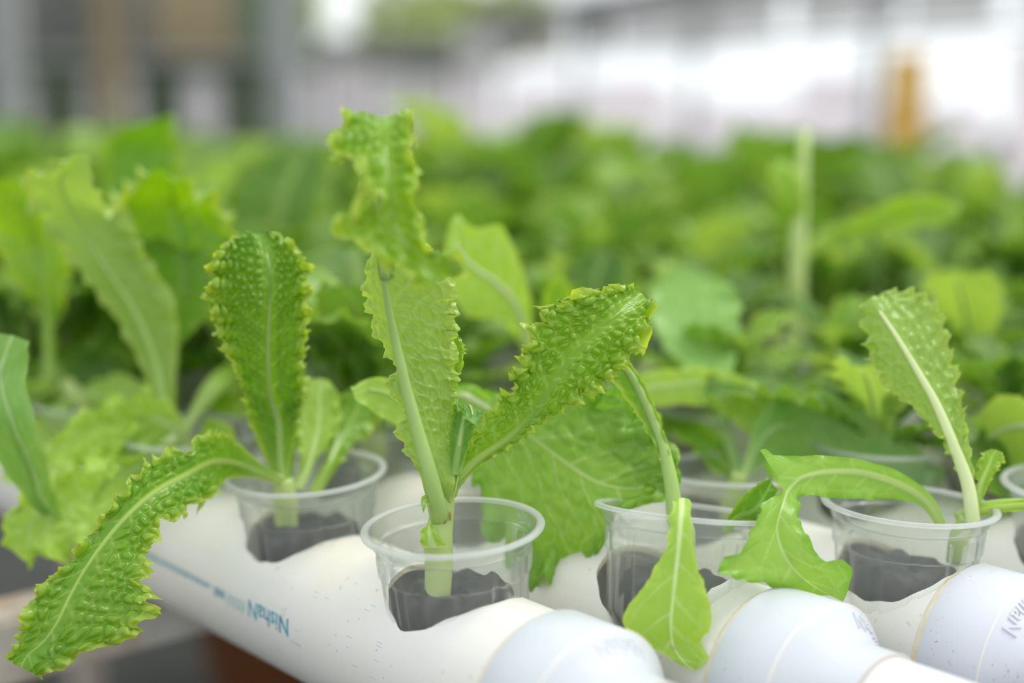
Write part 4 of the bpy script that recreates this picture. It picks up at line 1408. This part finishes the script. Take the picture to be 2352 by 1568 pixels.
for rows, sd, lb in [
    ([((415, 990), (420, 995, .80), (426, 1000)), ((470, 880), (490, 890, .83), (505, 905)), ((545, 820), (560, 835, .86), (575, 855)), ((620, 790), (630, 805, .88), (640, 830))], 164, 'pale stalk reaching right behind the blistered leaf'),
    ([((400, 985), (392, 990, .79), (384, 996)), ((330, 960), (300, 1000, .775), (285, 1040)), ((290, 1010), (255, 1060, .755), (240, 1110)), ((250, 1090), (225, 1120, .74), (210, 1150)), ((215, 1160), (200, 1168, .735), (190, 1172))], 165, 'short frilly leaf low at the front')]:
    add_leaf(pT, rows, mat=M_LEAF_PALE, nv=60, nu=39, seed=sd, cell=0.006, bump=0.0012, ruffle=0.0055 if sd == 165 else 0.0005, wave=0.017, teeth=0.12 if sd == 165 else 0.02, tooth=0.008, lobes=0.15 if sd == 165 else 0.0, mid_fade=0.4, label=lb)

# --- the bolted plant with a tall pale stem
locV = cup_here(5, 0.598)
cup(locV, 'blurred clear cup of the tall-stemmed plant on the sixth pipe', far=True)
pV = plant(locV, 'bolted lettuce with a tall pale bare stem, blurred right of centre')
add_stem(pV, [pipe_at(5, .598, RIM_Z - .05), pipe_at(5, .598, RIM_Z + .005), at(1850, 930, 1.0), at(1812, 880, .99), at(1826, 760, .985), at(1832, 600, .985), at(1840, 430, .99), at(1850, 300, .995)], [0.0075, 0.0075, 0.007, 0.0068, 0.0066, 0.0062, 0.005, 0.003], M_STEM)
for rows, sd, lb in [
    ([((1835, 590), (1840, 600, .985), (1846, 606)), ((1900, 535), (1905, 550, .98), (1912, 560)), ((1990, 490), (2000, 515, .97), (2010, 535)),
      ((2080, 450), (2095, 485, .96), (2110, 520)), ((2170, 455), (2170, 480, .955), (2165, 515)), ((2200, 480), (2200, 490, .95), (2195, 500))], 141, 'curved leaf branching right from the tall stem'),
    ([((1845, 800), (1838, 808, .98), (1836, 815)), ((1925, 830), (1915, 845, .965), (1905, 860)), ((1990, 890), (1975, 905, .95), (1960, 915)),
      ((2045, 960), (2025, 965, .94), (2000, 965)), ((2060, 1000), (2050, 1005, .935), (2030, 1005))], 143, 'narrow leaf drooping right from the tall stem'),
    ([((1825, 530), (1834, 540, .986), (1844, 530)), ((1800, 470), (1822, 470, .98), (1850, 460)), ((1770, 420), (1800, 400, .98), (1840, 400)),
      ((1775, 370), (1790, 365, .985), (1810, 368))], 145, 'small top leaf of the tall stem')]:
    add_leaf(pV, rows, mat=M_LEAF, nv=50, nu=31, seed=sd, cell=0.009, bump=0.0007, ruffle=0.0035, wave=0.02, rib_r=(0.002, 0.0005), mid_fade=0.3, label=lb)

# --- G: cup cut by the right edge, and F in the back cup
pG = plant(locG, 'lettuce in the cup cut by the right edge of the frame')
add_stem(pG, [pipe_at(3, .3125, RIM_Z - .05), pipe_at(3, .3125, RIM_Z - .02), pipe_at(3, .3125, RIM_Z + .02)], [0.006, 0.0065, 0.005])
add_leaf(pG, [
    ((2470, 1070), (2475, 1080, .69), (2480, 1092)),
    ((2400, 950), (2410, 1000, .72), (2420, 1060)),
    ((2310, 905), (2325, 980, .75), (2345, 1085)),
    ((2235, 960), (2255, 1020, .765), (2290, 1110)),
    ((2205, 1030), (2225, 1060, .77), (2255, 1100)),
], mat=M_LEAF, nv=50, nu=31, seed=151, cell=0.008, bump=0.0005, ruffle=0.002, wave=0.02, rib_r=(0.0025, 0.0008), rib=M_RIB_PALE, rib_off=0, label='arched leaf reaching left behind the upright leaf')
pF = plant(locF, 'small lettuce in the blurred cup behind the tilted cup')
add_stem(pF, [pipe_at(2, .459, RIM_Z - .052), pipe_at(2, .459, RIM_Z - .03), at(1700, 1085, .735)], [0.005, 0.005, 0.004])
add_leaf(pF, [
    ((1700, 1082), (1710, 1090, .735), (1716, 1096)),
    ((1760, 930), (1775, 985, .75), (1770, 1060)),
    ((1860, 900), (1870, 985, .765), (1850, 1085)),
    ((1990, 940), (1985, 1030, .765), (1960, 1110)),
    ((2100, 1020), (2090, 1075, .755), (2060, 1130)),
    ((2170, 1090), (2150, 1110, .75), (2120, 1130)),
], mat=M_LEAF_BLUE, nv=70, nu=41, seed=153, cell=0.008, bump=0.0006, ruffle=0.0045, wave=0.025, lobes=0.1, rib_r=(0.002, 0.0005), mid_fade=0.5, label='broad bluish leaf arching right behind the third-pipe cup')
add_leaf(pF, [
    ((1690, 1085), (1700, 1088, .742), (1708, 1088)),
    ((1640, 940), (1655, 945, .79), (1672, 945)),
    ((1540, 810), (1620, 820, .83), (1690, 800)),
    ((1490, 720), (1590, 720, .85), (1700, 700)),
    ((1500, 650), (1570, 645, .86), (1660, 640)),
    ((1540, 615), (1565, 612, .862), (1600, 618)),
], mat=M_LEAF_BLUE, nv=60, nu=41, seed=157, cell=0.009, bump=0.0008, ruffle=0.0045, wave=0.025, lobes=0.1, rib_r=(0.002, 0.0005), mid_fade=0.5, label='broad upright leaf far behind the blistered leaf')
add_leaf(pF, [
    ((1640, 1085), (1690, 1095, .742), (1720, 1085)),
    ((1560, 1000), (1600, 1010, .80), (1650, 990)),
    ((1500, 980), (1545, 985, .83), (1590, 960)),
    ((1480, 950), (1505, 955, .84), (1530, 945)),
], mat=M_LEAF_DARK, nv=50, nu=31, seed=155, cell=0.008, bump=0.0006, ruffle=0.003, wave=0.02, rib_r=(0.002, 0.0008), label='low dark leaf at the back of the cup')

# ------------------------------------------------------------------ the blurred mass of lettuces behind
FAR_LEAVES = []


def generic_leaf(seed):
    r = random.Random(seed)
    Lg = r.uniform(0.115, 0.165); W = r.uniform(0.030, 0.046)
    a0 = RAD(r.uniform(4, 20)); a1 = RAD(r.uniform(35, 120))
    n = 9
    M_, L_, R_ = [], [], []
    p = np.array([0.0, 0.006, 0.0])
    bend = r.uniform(-0.35, 0.35)
    for j in range(n):
        t = j / (n - 1)
        a = a0 + (a1 - a0) * t**1.7
        d = np.array([bend * t * 0.5, math.sin(a), math.cos(a)])
        if j: p = p + d / np.linalg.norm(d) * Lg / (n - 1)
        w = W * (0.10 + 0.90 * math.sin(min(1, (t / 0.68))**1.5 * math.pi / 2)) * (1 if t < 0.75 else math.sqrt(max(0.02, 1 - ((t - 0.75) / 0.26)**2)))
        nrm = np.array([0, -math.cos(a), math.sin(a)])
        M_.append(p.copy()); L_.append(p + np.array([-w, 0, 0]) + nrm * w * 0.25); R_.append(p + np.array([w, 0, 0]) + nrm * w * 0.25)
    P, col, mid, nr = leaf_data(L_, M_, R_, nv=40, nu=21, seed=seed, cell=0.009, bump=0.0018, ruffle=r.uniform(0.004, 0.008), wave=0.022, teeth=0.10, tooth=0.012, lobes=0.12, lumps=0.004)
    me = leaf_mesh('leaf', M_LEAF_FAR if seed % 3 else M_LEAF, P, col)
    rad = np.linspace(0.0038, 0.0006, len(mid))
    rb = tube_mesh('midrib', (mid - nr * rad[:, None] * 0.5)[::4], rad[::4], M_RIB_FAR, 6)
    return me, rb


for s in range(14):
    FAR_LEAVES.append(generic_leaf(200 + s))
ME_FSTEM = tube_mesh('stem', [(0, 0, -0.05), (0, 0, -0.02), (0, 0, 0.012)], [0.007, 0.0085, 0.006], M_STEM, 8)

weed_at = at(395, 1530, 2.1)
weed = empty('weed', (weed_at[0], weed_at[1], 0.0))
for q in range(6):
    lf = bpy.data.objects.new('leaf', FAR_LEAVES[q][0])
    lf.rotation_euler = (-0.2 - 0.1 * (q % 3), 0, q * 1.1); lf.scale = (0.9, 0.9, 0.9)
    link(lf, weed)
tag(weed, 'blurred green weed on the dark ground below the front pipe', 'plant')
taken = {(0, 0), (0, 1), (0, 2), (0, 3), (1, 0), (1, 1), (2, 0), (2, 1), (2, 2), (3, 0), (5, 3)}
rng = random.Random(12)
SIZES = {(3, 1): 0.5, (3, 2): 0.5, (4, 1): 0.6, (4, 2): 0.5, (4, 3): 0.55, (1, 2): 0.8}


def project(P):
    v = np.asarray(P) - CAM
    d = v @ XF
    return 1176 + F_PX * (v @ XR) / d, 784 - F_PX * (v @ XU) / d, d


spots = []
for i in range(N_PIPES):
    lip = LIP.get(i, 0.4035 - 0.0415 * i)
    for k in range(20):
        if (i, k) in taken: continue
        if i in NEAR_HOLES:
            h = NEAR_HOLES[i]
            d = (h[k] if k < len(h) else h[-1] + CUP_STEP * (k - len(h) + 1)) - 0.004
        else:
            d = lip + 0.055 + CUP_STEP * k - 0.003
        if d > PIPE_END - 0.08: continue
        P = pipe_at(i, d, RIM_Z)
        x, y, dep = project(P)
        if dep < 0.55 or x < -260 or x > 2352 + 300 or dep > 2.35: continue
        spots.append((dep, i, k, P))
spots.sort(key=lambda s: s[0])
spots = spots[:290]
TALL = min(((abs(project(s[3])[0] - 1160) + 300 * abs(s[0] - 1.75)), s[1], s[2]) for s in spots)[1:]
for idx, (dep, i, k, P) in enumerate(spots):
    near = dep < 1.30
    row = ORD[i]
    if dep < 1.12:
        lab = f'blurred lettuce plant, {ORD[k]} cup back along the {row} pipe from the front'
        grp = 'blurred lettuces near the front'
    else:
        lab = f'out-of-focus lettuce in the green mass far back on the {row} pipe'
        grp = f'far lettuces on the {row} pipe'
    root = empty('lettuce_plant', P + ZZ * rng.uniform(-0.004, 0.004), (0, 0, rng.uniform(0, 6.28)))
    px_, py_, _ = project(P)
    big = rng.uniform(0.85, 1.18)
    if dep < 1.25 and px_ > 650: big *= 0.66
    elif dep < 1.45 and px_ > 800: big *= 0.8
    if dep > 1.3 and (1450 < px_ < 1800 or px_ > 2150): big *= 0.86
    if (i, k) == TALL: big = 1.65
    big = SIZES.get((i, k), big)
    tag(root, lab, 'plant', grp)
    link(bpy.data.objects.new('stem', ME_FSTEM), root)
    nl = rng.choice((5, 6, 6, 7))
    for q in range(nl):
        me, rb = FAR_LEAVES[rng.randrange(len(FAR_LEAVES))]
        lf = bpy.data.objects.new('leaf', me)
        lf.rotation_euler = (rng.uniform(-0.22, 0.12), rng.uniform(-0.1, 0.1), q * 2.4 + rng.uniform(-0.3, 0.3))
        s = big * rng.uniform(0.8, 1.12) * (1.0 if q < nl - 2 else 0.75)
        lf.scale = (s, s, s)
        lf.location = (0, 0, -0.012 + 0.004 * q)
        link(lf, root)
        if dep < 1.5:
            link(bpy.data.objects.new('midrib', rb), lf)
    for q in range(3):
        me, rb = FAR_LEAVES[rng.randrange(len(FAR_LEAVES))]
        lf = bpy.data.objects.new('leaf', me)
        lf.rotation_euler = (-rng.uniform(0.55, 1.0), 0, q * 2.1 + rng.uniform(-0.4, 0.4))
        s = max(big, 0.9) * rng.uniform(0.55, 0.85)
        lf.scale = (s * 1.15, s, s)
        link(lf, root)
    if dep < 1.25:
        c_lab = f'blurred clear cup, {ORD[k]} back along the {row} pipe, under lettuce leaves'
        cup(P, c_lab, (0, 0, rng.random()), far=True, group='blurred clear cups')
